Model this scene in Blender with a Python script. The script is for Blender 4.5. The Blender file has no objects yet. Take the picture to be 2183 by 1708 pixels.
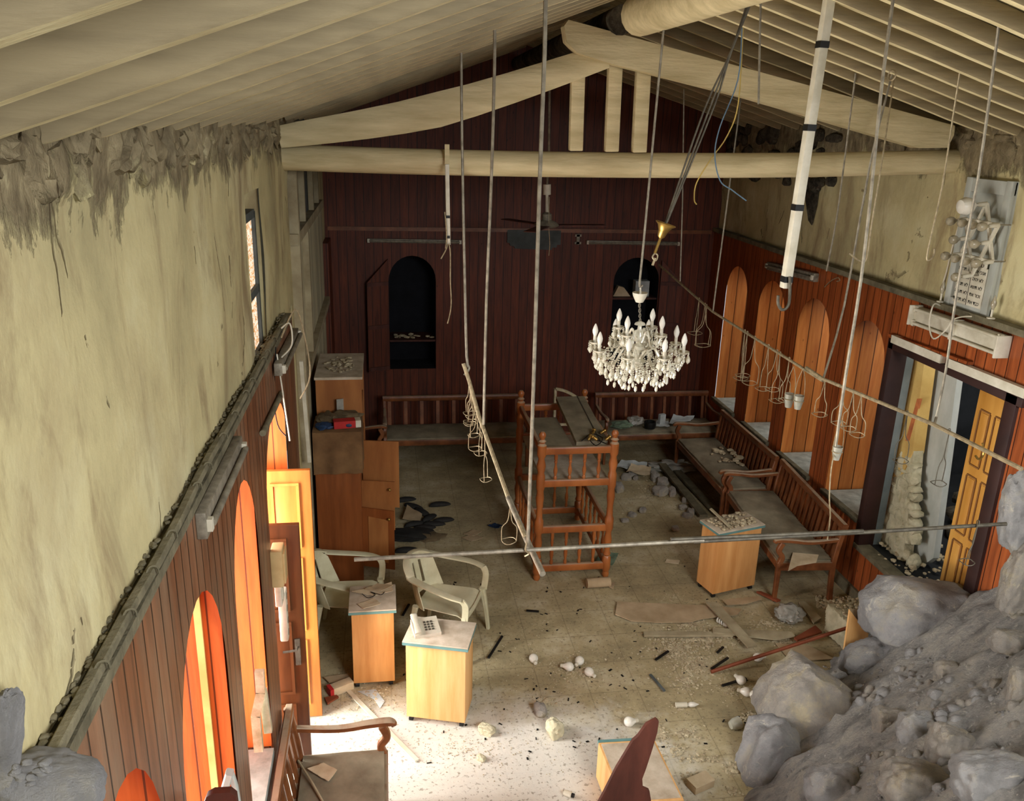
import bpy, bmesh, math, random
from mathutils import Vector as V, Matrix as Mx, noise
random.seed(7)
sc = bpy.context.scene
COL = sc.collection
PI = math.pi
R_ = random.uniform

# ------------------------------------------------------------------ camera and measuring rays
CAMP = V((0, 0, 4.4)); F_ = 1801.167; CX, CY = 1091.5, 854.0
Yc = V((810 - CX, 250 - CY, F_)).normalized()
Dc = V((931 - CX, 6300 - CY, F_)).normalized()
Zc = -Dc; Xc = Yc.cross(Zc)
RM = Mx((Xc, Yc, Zc))
def ray(px, py): return RM @ V((px - CX, py - CY, F_))
def FL(px, py, z=0.0):
    r = ray(px, py); return CAMP + r * ((z - 4.4) / r.z)
def AX(px, py, x):
    r = ray(px, py); return CAMP + r * (x / r.x)
def AY(px, py, y):
    r = ray(px, py); return CAMP + r * (y / r.y)
def CEL(px, py):
    r = ray(px, py); return CAMP + r * ((4.36 + .366 * .67 - 4.4) / (r.z - .366 * r.x))
def CER(px, py):
    r = ray(px, py); return CAMP + r * ((5.22 + .295 * 1.8 - 4.4) / (r.z + .295 * r.x))
XL, XR, YB = -.67, 4.55, 11.3
PLX, PRX = -.75, 4.61

cam = bpy.data.cameras.new('camera'); co = bpy.data.objects.new('camera', cam); COL.objects.link(co)
m = Mx.Identity(4)
for i in range(3):
    m[i][0] = RM[i][0]; m[i][1] = -RM[i][1]; m[i][2] = -RM[i][2]
m.translation = CAMP
co.matrix_world = m
cam.sensor_width = 36; cam.lens = F_ / 2183 * 36; cam.clip_start = .05
sc.camera = co

# ------------------------------------------------------------------ materials
def S(r, g, b):
    f = lambda c: (c / 255 / 12.92) if c <= 10 else ((c / 255 + .055) / 1.055) ** 2.4
    return (f(r), f(g), f(b), 1)
class NT:
    def __init__(s, name):
        s.m = bpy.data.materials.new(name); s.m.use_nodes = True
        s.t = s.m.node_tree; s.b = s.t.nodes['Principled BSDF']; s.out = s.t.nodes['Material Output']
        s.tc = None
    def n(s, typ, **kw):
        x = s.t.nodes.new(typ)
        for k, v in kw.items():
            if k.startswith('_'): setattr(x, k[1:], v)
            else: x.inputs[k.replace('__', ' ')].default_value = v
        return x
    def l(s, a, b): s.t.links.new(a, b)
    def coord(s, sc_=(1, 1, 1)):
        if s.tc is None: s.tc = s.n('ShaderNodeTexCoord')
        mp = s.n('ShaderNodeMapping'); mp.inputs['Scale'].default_value = sc_
        s.l(s.tc.outputs['Object'], mp.inputs['Vector']); return mp.outputs[0]
    def noise(s, scale, sc_=(1, 1, 1), detail=6, rough=.6, dist=0):
        x = s.n('ShaderNodeTexNoise', Scale=scale, Detail=detail, Roughness=rough, Distortion=dist)
        s.l(s.coord(sc_), x.inputs['Vector']); return x.outputs['Fac']
    def ramp(s, fac, stops):
        x = s.n('ShaderNodeValToRGB'); e = x.color_ramp.elements
        while len(e) < len(stops): e.new(.5)
        for k, (p, c) in enumerate(stops): e[k].position = p; e[k].color = c if len(c) == 4 else (*c, 1)
        s.l(fac, x.inputs['Fac']); return x.outputs['Color']
    def mix(s, fac, a, b, mode='MIX'):
        x = s.n('ShaderNodeMix', _data_type='RGBA', _blend_type=mode)
        for v, k in ((fac, 0), (a, 6), (b, 7)):
            if hasattr(v, 'links') or hasattr(v, 'is_linked'): s.l(v, x.inputs[k])
            else: x.inputs[k].default_value = v
        return x.outputs[2]
    def math(s, op, a, b=0.0, c=None):
        x = s.n('ShaderNodeMath', _operation=op)
        for k, v in enumerate((a, b) if c is None else (a, b, c)):
            if hasattr(v, 'is_linked'): s.l(v, x.inputs[k])
            else: x.inputs[k].default_value = v
        return x.outputs[0]
    def bump(s, h, strength=.3, dist=.01):
        x = s.n('ShaderNodeBump', Strength=strength, Distance=dist)
        s.l(h, x.inputs['Height']); s.l(x.outputs[0], s.b.inputs['Normal'])
    def up(s):
        g = s.n('ShaderNodeNewGeometry'); sp = s.n('ShaderNodeSeparateXYZ'); s.l(g.outputs['Normal'], sp.inputs[0]); return sp.outputs['Z']
W0, W1 = (0, 0, 0, 1), (1, 1, 1, 1)
BLK, WHT = W0, W1
DUST = S(178, 168, 142)
def mat(name, c1, c2=None, scale=6, st=(1, 1, 1), rough=.75, bump=.2, dust=.0, metal=0, spec=.3, dist=.006, lo=.35, hi=.65, trans=0, bs=None):
    k = NT(name); c2 = c2 or tuple(x * .6 for x in c1[:3]) + (1,)
    f = k.noise(scale, st)
    col = k.ramp(f, [(lo, c2), (hi, c1)])
    if dust:
        d = k.math('MULTIPLY', k.math('GREATER_THAN', k.up(), .55), k.math('MULTIPLY', k.ramp_v(k.noise(9), .2, .5), dust))
        col = k.mix(d, col, DUST)
    k.l(col, k.b.inputs['Base Color'])
    k.b.inputs['Roughness'].default_value = rough; k.b.inputs['Metallic'].default_value = metal
    k.b.inputs['Specular IOR Level'].default_value = spec; k.b.inputs['Transmission Weight'].default_value = trans
    if bump: k.bump(k.noise(bs or scale * 4, st), bump, dist)
    return k.m
def _rv(s, f, a, b):
    x = s.n('ShaderNodeMapRange'); x.inputs[1].default_value = a; x.inputs[2].default_value = b
    s.l(f, x.inputs[0]); return x.outputs[0]
NT.ramp_v = _rv
def planks(name, ax, w, c1, c2, groove=.07, rough=.5, knots=True, dusty=.0, var=.35, st=(14, 14, 1.2), dark=.12):
    """vertical boards of width w along axis ax with dark joints, grain and knots"""
    k = NT(name)
    sp = k.n('ShaderNodeSeparateXYZ'); k.l(k.coord(), sp.inputs[0])
    u = k.math('DIVIDE', sp.outputs[ax], w)
    fr = k.math('FRACT', u); fl = k.math('FLOOR', u)
    g = k.math('LESS_THAN', k.math('ABSOLUTE', k.math('SUBTRACT', fr, .5)), .5 - groove / 2)
    wn = k.n('ShaderNodeTexWhiteNoise', _noise_dimensions='1D'); k.l(fl, wn.inputs['W'])
    grain = k.noise(1.6, st, 8, .65, .4)
    col = k.ramp(grain, [(.3, c2), (.7, c1)])
    v = k.math('MULTIPLY_ADD', wn.outputs['Value'], var, 1 - var / 2)
    vm = k.n('ShaderNodeCombineColor'); [k.l(v, vm.inputs[i]) for i in range(3)]
    col = k.mix(1.0, col, vm.outputs[0], 'MULTIPLY')
    if knots:
        vo = k.n('ShaderNodeTexVoronoi', Scale=5.0); k.l(k.coord((1.6, 1.6, .9)), vo.inputs['Vector'])
        kn = k.ramp_v(vo.outputs['Distance'], .09, .03)
        col = k.mix(k.math('MULTIPLY', kn, .7), col, tuple(x * .25 for x in c2[:3]) + (1,))
    if dusty:
        col = k.mix(k.math('MULTIPLY', k.ramp_v(k.noise(2.2, (2, 2, .5)), .45, .75), dusty), col, S(150, 130, 105))
    col = k.mix(g, tuple(x * dark for x in c2[:3]) + (1,), col)
    k.l(col, k.b.inputs['Base Color']); k.b.inputs['Roughness'].default_value = rough
    k.b.inputs['Specular IOR Level'].default_value = .35
    k.bump(k.math('ADD', g, k.math('MULTIPLY', grain, .25)), .6, .006)
    return k.m
def plaster(name):
    k = NT(name)
    base = k.ramp(k.noise(1.1, (1, 1, .7), 7, .65), [(.32, S(160, 149, 112)), (.52, S(192, 179, 134)), (.7, S(206, 198, 158))])
    streak = k.ramp_v(k.noise(1.5, (2.2, 2.2, .55), 8, .7, .7), .5, .68)
    blot = k.ramp_v(k.noise(.9, (1.3, 1.3, .8), 9, .72, .4), .5, .66)
    base = k.mix(k.math('MULTIPLY', blot, .45), base, S(150, 132, 100))
    col = k.mix(k.math('MULTIPLY', streak, .8), base, S(136, 116, 86))
    sp = k.n('ShaderNodeSeparateXYZ'); g = k.n('ShaderNodeNewGeometry'); k.l(g.outputs['Position'], sp.inputs[0])
    # torn mortar band along the eaves: an uneven edge with a shape of its own
    edge = k.math('ADD', sp.outputs['Z'], k.math('MULTIPLY', k.math('SUBTRACT', k.noise(4.5, (1, 1, .5), 9, .75), .5), .8))
    band = k.ramp_v(edge, 4.12, 4.2)
    mort = k.ramp(k.noise(14, (1, 1, .6), 8), [(.3, S(96, 84, 64)), (.6, S(146, 132, 102)), (.75, S(186, 174, 136))])
    col = k.mix(band, col, mort)
    cr = k.n('ShaderNodeTexVoronoi', _feature='DISTANCE_TO_EDGE', Scale=1.1)
    nz = k.n('ShaderNodeTexNoise', Scale=3.0, Detail=6); k.l(k.coord((1, 1, 1)), nz.inputs['Vector'])
    wv = k.n('ShaderNodeVectorMath', _operation='MULTIPLY_ADD'); k.l(nz.outputs['Color'], wv.inputs[0]); wv.inputs[1].default_value = (.22, .22, .22); k.l(k.coord((1.5, 1.5, .3)), wv.inputs[2])
    k.l(wv.outputs[0], cr.inputs['Vector'])
    crack = k.math('MULTIPLY', k.ramp_v(cr.outputs['Distance'], .011, .003), k.math('GREATER_THAN', k.noise(1.7), .55))
    col = k.mix(k.math('MULTIPLY', crack, .55), col, S(84, 72, 52))
    k.l(col, k.b.inputs['Base Color']); k.b.inputs['Roughness'].default_value = .9; k.b.inputs['Specular IOR Level'].default_value = .15
    h = k.math('ADD', k.math('MULTIPLY', k.noise(5, (1, 1, .6), 8, .65), .6), k.math('MULTIPLY', crack, -.6))
    h = k.math('ADD', h, k.math('MULTIPLY', k.noise(9, (1, 1, .5), 8, .7), k.math('MULTIPLY_ADD', band, 2.2, .15)))
    k.bump(h, .7, .02)
    return k.m
def floor_mat():
    k = NT('floor_tiles_dusty')
    sp = k.n('ShaderNodeSeparateXYZ'); k.l(k.coord(), sp.inputs[0])
    def joint(o):
        f = k.math('FRACT', k.math('DIVIDE', o, .4)); return k.math('GREATER_THAN', k.math('ABSOLUTE', k.math('SUBTRACT', f, .5)), .488)
    j = k.math('MAXIMUM', joint(sp.outputs[0]), joint(sp.outputs[1]))
    c = k.ramp(k.noise(1.6, detail=9, rough=.7), [(.3, S(128, 116, 88)), (.5, S(164, 149, 113)), (.68, S(192, 180, 150))])
    c = k.mix(k.math('MULTIPLY', j, .32), c, S(92, 80, 58))
    # floor colour turns paler in front of the side door, with a ragged edge
    def gd(o, c0, r): return k.math('POWER', k.math('DIVIDE', k.math('SUBTRACT', o, c0), r), 2.0)
    d = k.math('ADD', gd(sp.outputs[0], .1, 2.0), gd(sp.outputs[1], 4.7, 1.0))
    d = k.math('ADD', d, k.math('MULTIPLY', k.math('SUBTRACT', k.noise(5, detail=8, rough=.7), .5), 1.6))
    c = k.mix(k.math('MULTIPLY', k.ramp_v(d, 1.3, .5), .75), c, S(214, 210, 200))
    sp2 = k.ramp_v(k.noise(34, detail=4), .57, .64)
    c = k.mix(k.math('MULTIPLY', sp2, .6), c, S(104, 92, 70))
    k.l(c, k.b.inputs['Base Color']); k.b.inputs['Roughness'].default_value = .85; k.b.inputs['Specular IOR Level'].default_value = .25
    k.bump(k.math('ADD', k.noise(14, detail=10, rough=.75), k.math('MULTIPLY', j, -.3)), .5, .012)
    return k.m
def rockm(name, c1, c2, c3, scale=2.2):
    k = NT(name)
    c = k.ramp(k.noise(scale, detail=10, rough=.72), [(.36, c2), (.5, c1), (.62, c3)])
    v = k.ramp_v(k.noise(scale * 3.3, (1, 1.4, .8), 8, .7, 1.0), .58, .7)
    c = k.mix(k.math('MULTIPLY', v, .75), c, tuple(min(1, x * 1.5) for x in c3[:3]) + (1,))
    k.l(c, k.b.inputs['Base Color']); k.b.inputs['Roughness'].default_value = .95; k.b.inputs['Specular IOR Level'].default_value = .1
    k.bump(k.math('ADD', k.noise(scale * 4, detail=14, rough=.8), k.math('MULTIPLY', k.noise(scale * 14, detail=6, rough=.7), .35)), 1.0, .06)
    return k.m
M = {}
M['plaster'] = plaster('aged_yellow_plaster')
M['floor'] = floor_mat()
M['ceil'] = mat('painted_ceiling_boards', S(186, 174, 136), S(148, 136, 104), 2.0, (6, 1, 1), .8, .3, dist=.01)
M['beam'] = mat('cream_painted_timber', S(214, 198, 156), S(182, 166, 124), 1.6, (1, 7, 7), .65, .5, dist=.012)
k = NT('rafter_painted_and_lit_underneath')
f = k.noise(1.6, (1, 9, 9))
cu = k.ramp(f, [(.35, S(206, 190, 144)), (.65, S(236, 222, 176))]); cs = k.ramp(f, [(.35, S(126, 112, 84)), (.65, S(156, 140, 106))])  # cream paint underneath, brightened to carry light from below
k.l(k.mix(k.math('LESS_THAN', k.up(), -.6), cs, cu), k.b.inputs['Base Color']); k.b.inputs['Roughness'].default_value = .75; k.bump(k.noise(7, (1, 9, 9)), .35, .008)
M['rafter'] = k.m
M['panelR'] = planks('varnished_red_boards_along_y', 1, .115, S(170, 90, 44), S(118, 56, 26), .07, .42)
M['panelL'] = planks('dusty_brown_boards_along_y', 1, .095, S(138, 88, 58), S(90, 56, 36), .10, .42, dusty=.55)
M['panelB'] = planks('dark_red_boards_along_x', 0, .115, S(110, 50, 23), S(66, 28, 12), .06, .55)
M['jamb'] = planks('orange_jamb_boards', 0, .155, S(216, 142, 72), S(182, 104, 48), .07, .4, var=.3, dark=.2)
M['jambL'] = planks('orange_red_jamb_boards', 0, .105, S(200, 98, 40), S(168, 74, 26), .07, .4, var=.3, dark=.25)
M['sill'] = mat('dusty_pale_sill', S(190, 196, 186), S(150, 156, 146), 9, rough=.9)
M['ledge'] = mat('grey_dusty_ledge', S(122, 114, 90), S(84, 78, 60), 7, (1, 1, 1), .9, .6, dist=.015)
M['wood'] = mat('brown_varnished_wood', S(136, 82, 46), S(98, 56, 30), 2.2, (3, 3, 3), .4, .15, dust=.55, spec=.4)
M['turned'] = mat('orange_varnished_turned_wood', S(176, 106, 54), S(136, 74, 34), 3, (1, 1, .5), .35, .1, dust=.6, spec=.45)
M['maple'] = mat('beech_veneer', S(232, 184, 124), S(212, 158, 94), 2.6, (5, 5, .5), .5, .05)
M['maple2'] = mat('orange_beech_veneer', S(218, 162, 100), S(196, 136, 76), 2.6, (5, 5, .5), .5, .05)
M['desktop'] = mat('dusty_desk_top', S(204, 190, 168), S(170, 154, 130), 7, rough=.85)
M['teal'] = mat('teal_edge_band', S(104, 142, 138), S(88, 124, 120), 5, rough=.5, bump=0)
M['chair'] = mat('dusty_cream_plastic', S(212, 206, 174), S(186, 178, 144), 5, rough=.45, bump=.05, dust=.25)
M['pad'] = mat('dusty_olive_seat_cloth', S(146, 136, 112), S(112, 102, 82), 4, rough=.95, bump=.4, dist=.006)
M['steel'] = mat('grey_dusty_metal', S(150, 142, 124), S(112, 104, 90), 20, rough=.5, metal=.3)
M['dsteel'] = mat('dark_dusty_metal', S(98, 92, 78), S(70, 64, 54), 20, rough=.55, metal=.3)
M['wire'] = mat('dull_bare_wire', S(172, 156, 124), S(130, 116, 90), 30, rough=.5, metal=.3, bump=0)
M['white'] = mat('off_white_enamel', S(216, 210, 192), S(188, 180, 158), 6, rough=.5, bump=.05, dust=.5)
M['whitewood'] = mat('peeling_white_paint', S(210, 200, 170), S(166, 152, 116), 12, rough=.8, bump=.4)
M['greywhite'] = mat('pale_grey_paint', S(186, 188, 180), S(160, 162, 152), 4, (1, 1, .5), .7, .2)
M['greydk'] = mat('slate_grey_paint', S(88, 92, 90), S(66, 70, 68), 5, rough=.8)
M['black'] = mat('black_plastic', S(26, 25, 23), S(18, 17, 16), 9, rough=.5, bump=0)
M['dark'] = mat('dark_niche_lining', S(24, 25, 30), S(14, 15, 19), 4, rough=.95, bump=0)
M['brass'] = mat('tarnished_brass', S(184, 150, 82), S(128, 98, 46), 9, rough=.35, metal=.8, bump=0)
M['bulb'] = mat('frosted_white_glass', S(232, 228, 216), S(214, 208, 194), 5, rough=.25, bump=0, dust=.35)
M['crystal'] = mat('cut_glass', S(240, 236, 218), S(206, 198, 174), 30, rough=.12, bump=0, spec=.9, trans=.1)
M['glass'] = mat('clear_dusty_glass', S(226, 224, 206), S(200, 196, 176), 12, rough=.2, bump=0, spec=.6, trans=.55)
M['oil'] = mat('pale_yellow_wax', S(206, 196, 152), None, 8, rough=.5, bump=0)
M['paper'] = mat('dusty_paper', S(204, 186, 154), S(178, 158, 126), 6, rough=.9, bump=.1)
M['paperblue'] = mat('white_paper', S(196, 202, 200), S(160, 166, 164), 6, rough=.9, bump=.1)
M['card'] = mat('dusty_cardboard', S(178, 156, 124), S(152, 130, 98), 4, rough=.95, bump=.2)
M['plank'] = mat('weathered_plank', S(170, 158, 128), S(136, 122, 94), 2, (2, 2, 2), .9, .4)
M['brownwd'] = mat('dark_brown_panel', S(92, 50, 38), S(58, 30, 22), 2.4, (2, 2, .6), .6, .3)
M['redstick'] = mat('red_brown_wood', S(142, 76, 48), S(112, 56, 34), 3, rough=.6)
M['rock'] = rockm('grey_dusty_limestone', S(192, 189, 186), S(162, 159, 158), S(212, 204, 186))
M['rock2'] = rockm('ochre_streaked_limestone', S(192, 183, 170), S(164, 157, 150), S(218, 204, 172), 2.8)
M['mound'] = rockm('grey_rubble_grit', S(182, 178, 172), S(142, 139, 135), S(204, 198, 186), 5)
M['chips'] = mat('stone_chips', S(196, 182, 150), S(146, 130, 102), 16, rough=.95, bump=.2)
M['concrete'] = mat('pale_rough_block', S(204, 196, 166), S(168, 160, 130), 8, rough=.95, bump=.7, dist=.02)
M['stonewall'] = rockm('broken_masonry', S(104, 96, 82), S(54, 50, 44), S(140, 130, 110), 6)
M['cloth'] = mat('brown_dust_sheet', S(128, 96, 62), S(98, 70, 44), 4, rough=.95, bump=.3)
M['brownbag'] = mat('crumpled_brown_paper', S(112, 96, 70), S(84, 70, 50), 7, rough=.95, bump=.5)
M['blue'] = mat('dark_blue_plastic', S(42, 62, 92), None, 6, rough=.5)
M['red'] = mat('red_carton', S(186, 44, 42), S(160, 34, 34), 5, rough=.6, bump=0)
M['shoe'] = mat('dark_dusty_rubber', S(44, 42, 38), S(28, 27, 25), 8, rough=.8)
M['cabwood'] = mat('reddish_cabinet_wood', S(142, 80, 38), S(112, 58, 24), 1.8, (5, 5, .5), .4, .1, spec=.4)
M['cabflat'] = mat('tan_cabinet_board', S(168, 110, 60), S(140, 86, 44), 2, (3, 3, .6), .55, .05)
M['dooror'] = mat('orange_stained_door', S(198, 124, 56), S(170, 96, 38), 2, (4, 4, .6), .4, .1, spec=.4)
M['doordk'] = mat('shaded_stained_door', S(104, 60, 30), S(74, 42, 20), 2, (4, 4, .5), .4, .1, spec=.4)  # darker copy of the orange leaf's stain, shade put into its colour
M['dooryel'] = mat('golden_oak_door', S(212, 158, 78), S(178, 122, 50), 1.5, (3, 3, .5), .4, .1, spec=.4)
M['dooredge'] = mat('brown_door_groove', S(140, 94, 48), None, 3, rough=.6, bump=0)
M['maroon'] = mat('dark_maroon_frame', S(58, 34, 28), S(42, 24, 20), 3, rough=.6)
M['wallyel'] = mat('yellow_painted_render', S(216, 184, 112), S(190, 154, 86), 3, rough=.9)
M['brick'] = mat('orange_brick_edge', S(196, 116, 66), S(150, 84, 50), 8, rough=.9)
M['bluegrey'] = mat('blue_grey_paint', S(136, 146, 146), S(112, 122, 124), 3, rough=.85)
M['bag'] = mat('clear_polythene', S(190, 186, 174), S(150, 146, 134), 9, rough=.3, bump=.4, trans=.3)
M['green'] = mat('pale_green_cloth', S(120, 138, 112), S(86, 102, 84), 8, rough=.9, bump=.4)
M['ground'] = mat('bright_outdoor_dust', S(214, 206, 190), S(190, 182, 164), 3, rough=.95)
M['plastbox'] = mat('yellowed_switch_plastic', S(206, 178, 128), S(180, 152, 104), 5, rough=.5, bump=.05)
M['yellowwire'] = mat('yellow_insulation', S(196, 166, 86), None, 5, rough=.5, bump=0)
M['bluewire'] = mat('blue_insulation', S(96, 122, 142), None, 5, rough=.5, bump=0)
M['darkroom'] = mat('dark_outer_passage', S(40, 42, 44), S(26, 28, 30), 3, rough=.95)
M['letters'] = mat('black_letter_paint', S(30, 28, 24), None, 5, rough=.7, bump=0)
k = NT('rust_patterned_glass')
f = k.noise(26, (1, .8, 1.6), 8, .8, 1.2)
c = k.ramp(f, [(.38, S(150, 84, 22)), (.46, S(226, 170, 80)), (.52, S(250, 246, 236))])
tr = k.n('ShaderNodeBsdfTranslucent'); k.l(c, tr.inputs['Color'])
em = k.n('ShaderNodeEmission', Strength=.5); k.l(c, em.inputs['Color'])  # glow added to the pane in place of daylight from behind
ad = k.n('ShaderNodeAddShader'); k.l(tr.outputs[0], ad.inputs[0]); k.l(em.outputs[0], ad.inputs[1]); k.l(ad.outputs[0], k.out.inputs['Surface'])
M['stained'] = k.m

# ------------------------------------------------------------------ geometry builder
ICO = {}
def ico(sub):
    if sub not in ICO:
        t_ = bmesh.new(); bmesh.ops.create_icosphere(t_, subdivisions=sub, radius=1); t_.verts.index_update()
        ICO[sub] = ([v.co.copy() for v in t_.verts], [[v.index for v in f.verts] for f in t_.faces]); t_.free()
    return ICO[sub]
class B:
    def __init__(s): s.bm = bmesh.new()
    def _tf(s, vs, mt): bmesh.ops.transform(s.bm, matrix=mt, verts=vs); return s
    def box(s, c, d, rz=0, rot=None, bev=0):
        g = bmesh.ops.create_cube(s.bm, size=1); vs = g['verts']
        bmesh.ops.transform(s.bm, matrix=Mx.Diagonal((*d, 1)), verts=vs)
        if bev:
            es = list({e for v in vs for e in v.link_edges})
            r = bmesh.ops.bevel(s.bm, geom=es, offset=bev, segments=2, profile=.5, affect='EDGES')
            vs = list({v for f in r['faces'] for v in f.verts} | {v for v in vs if v.is_valid})
        mt = Mx.Translation(c) @ ((rot.to_4x4() if rot is not None else Mx.Rotation(rz, 4, 'Z')))
        return s._tf(vs, mt)
    def bar(s, p, q, w, h, up=(0, 0, 1), bev=0):
        p, q = V(p), V(q); d = q - p; x = d.normalized(); u = V(up)
        y = u.cross(x)
        if y.length < 1e-4: y = V((0, 1, 0)).cross(x)
        y.normalize(); z = x.cross(y)
        return s.box((p + q) / 2, (d.length, w, h), rot=Mx((x, y, z)).transposed(), bev=bev)
    def ring(s, pts):
        return [s.bm.verts.new(p) for p in pts]
    def skin(s, rings, close=True, caps=True):
        for a, b in zip(rings, rings[1:]):
            n = len(a)
            for i in range(n if close else n - 1):
                j = (i + 1) % n; s.bm.faces.new((a[i], a[j], b[j], b[i]))
        if caps and close:
            for r in (rings[0][::-1], rings[-1]):
                if len(r) > 2: s.bm.faces.new(r)
        return s
    def tube(s, pts, r, n=7, smooth=0):
        pts = [V(p) for p in pts]
        if smooth: pts = spline(pts, smooth)
        rs = r if isinstance(r, (list, tuple)) else [r] * len(pts)
        if len(rs) != len(pts): rs = [rs[0] + (rs[-1] - rs[0]) * i / (len(pts) - 1) for i in range(len(pts))]
        rings = []; ref = None
        for i, p in enumerate(pts):
            t = (pts[min(i + 1, len(pts) - 1)] - pts[max(i - 1, 0)])
            if t.length < 1e-9: t = V((0, 0, 1))
            t.normalize()
            if ref is None:
                ref = V((1, 0, 0)) if abs(t.x) < .8 else V((0, 1, 0))
            ref = (ref - t * ref.dot(t)).normalized(); b = t.cross(ref)
            rings.append(s.ring([p + (ref * math.cos(2 * PI * k / n) + b * math.sin(2 * PI * k / n)) * rs[i] for k in range(n)]))
        return s.skin(rings)
    def sweep(s, pts, w, h, up=(0, 0, 1), smooth=0):
        """rectangular section; w across, h along up; w and h may be lists"""
        pts = [V(p) for p in pts]; n0 = len(pts)
        if smooth: pts = spline(pts, smooth)
        def li(a):
            if not isinstance(a, (list, tuple)): return [a] * len(pts)
            o = []
            for i in range(len(pts)):
                t = i / (len(pts) - 1) * (len(a) - 1); k = min(int(t), len(a) - 2); o.append(a[k] + (a[k + 1] - a[k]) * (t - k))
            return o
        ws, hs = li(w), li(h); rings = []
        for i, p in enumerate(pts):
            t = (pts[min(i + 1, len(pts) - 1)] - pts[max(i - 1, 0)]).normalized()
            y = V(up).cross(t)
            if y.length < 1e-3: y = V((0, 1, 0)).cross(t)
            y.normalize(); z = t.cross(y); a, b = ws[i] / 2, hs[i] / 2
            q = .3
            rings.append(s.ring([p + y * (a * sx) + z * (b * sz) for sx, sz in ((-1, -1 + q), (-1, 1 - q), (-1 + q, 1), (1 - q, 1), (1, 1 - q), (1, -1 + q), (1 - q, -1), (-1 + q, -1))]))
        return s.skin(rings)
    def lathe(s, prof, o=(0, 0, 0), n=14, ax=None, caps=True):
        o = V(o); rot = Mx.Identity(3) if ax is None else V((0, 0, 1)).rotation_difference(V(ax)).to_matrix()
        rings = [s.ring([o + rot @ V((r * math.cos(2 * PI * k / n), r * math.sin(2 * PI * k / n), z)) for k in range(n)]) for r, z in prof]
        return s.skin(rings, caps=caps)
    def cyl(s, p, q, r, r1=None, n=12):
        return s.tube([p, q], [r, r if r1 is None else r1], n)
    def ball(s, c, r, sc_=(1, 1, 1), sub=2, rot=None):
        g = bmesh.ops.create_icosphere(s.bm, subdivisions=sub, radius=r)
        return s._tf(g['verts'], Mx.Translation(c) @ (rot.to_4x4() if rot else Mx.Identity(4)) @ Mx.Diagonal((*sc_, 1)))
    def rock(s, c, d, seed, sub=3, amp=.28, rot=None, freq=1.3, blocky=.0):
        co_, fa_ = ico(sub)
        off = V((seed * 13.7 % 97, seed * 7.3 % 89, seed * 3.1 % 83))
        mt = Mx.Translation(c) @ (rot.to_4x4() if rot else Mx.Identity(4)) @ Mx.Diagonal((d[0] / 2, d[1] / 2, d[2] / 2, 1))
        nv = []
        for q in co_:
            p = q.copy()
            if blocky:
                mx = max(abs(p.x), abs(p.y), abs(p.z)); p = p.lerp(p / mx * .85, blocky)
            a = noise.noise(q * freq + off) * amp + noise.noise(q * freq * 2.7 + off) * amp * .4 + noise.noise(q * freq * 6 + off) * amp * .2 + (noise.noise(q * freq * 14 + off) * amp * .12 if sub > 3 else 0)
            nv.append(s.bm.verts.new(mt @ (p * (1 + a))))
        for f in fa_: s.bm.faces.new([nv[i] for i in f])
        return s
    def prism(s, pts, ext):
        """polygon extruded by the vector ext"""
        pts = [V(p) for p in pts]; e = V(ext)
        a = s.ring(pts); b = s.ring([p + e for p in pts])
        s.bm.faces.new(a[::-1]); s.bm.faces.new(b)
        for i in range(len(a)):
            j = (i + 1) % len(a); s.bm.faces.new((a[i], a[j], b[j], b[i]))
        return s
    def quad(s, *pts): s.bm.faces.new(s.ring([V(p) for p in pts])); return s
    def grid(s, o, u, v, nu, nv, fn=None):
        o, u, v = V(o), V(u), V(v)
        vs = [[s.bm.verts.new((fn(i / nu, j / nv) if fn else o + u * (i / nu) + v * (j / nv))) for j in range(nv + 1)] for i in range(nu + 1)]
        for i in range(nu):
            for j in range(nv): s.bm.faces.new((vs[i][j], vs[i + 1][j], vs[i + 1][j + 1], vs[i][j + 1]))
        return s
    def solid(s, t):
        bmesh.ops.recalc_face_normals(s.bm, faces=s.bm.faces)
        bmesh.ops.solidify(s.bm, geom=s.bm.faces[:], thickness=t); return s
def spline(pts, n):
    o = []; P = [pts[0]] + list(pts) + [pts[-1]]
    for i in range(1, len(P) - 2):
        a, b, c, d = P[i - 1], P[i], P[i + 1], P[i + 2]
        for k in range(n):
            t = k / n
            o.append(.5 * ((2 * b) + (c - a) * t + (2 * a - 5 * b + 4 * c - d) * t * t + (3 * b - a - 3 * c + d) * t ** 3))
    o.append(pts[-1]); return o
WM = {}
def tag(o, label=None, cat=None, group=None, kind=None):
    if label: o['label'] = label
    if cat: o['category'] = cat
    if group: o['group'] = group
    if kind: o['kind'] = kind
    return o
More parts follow.
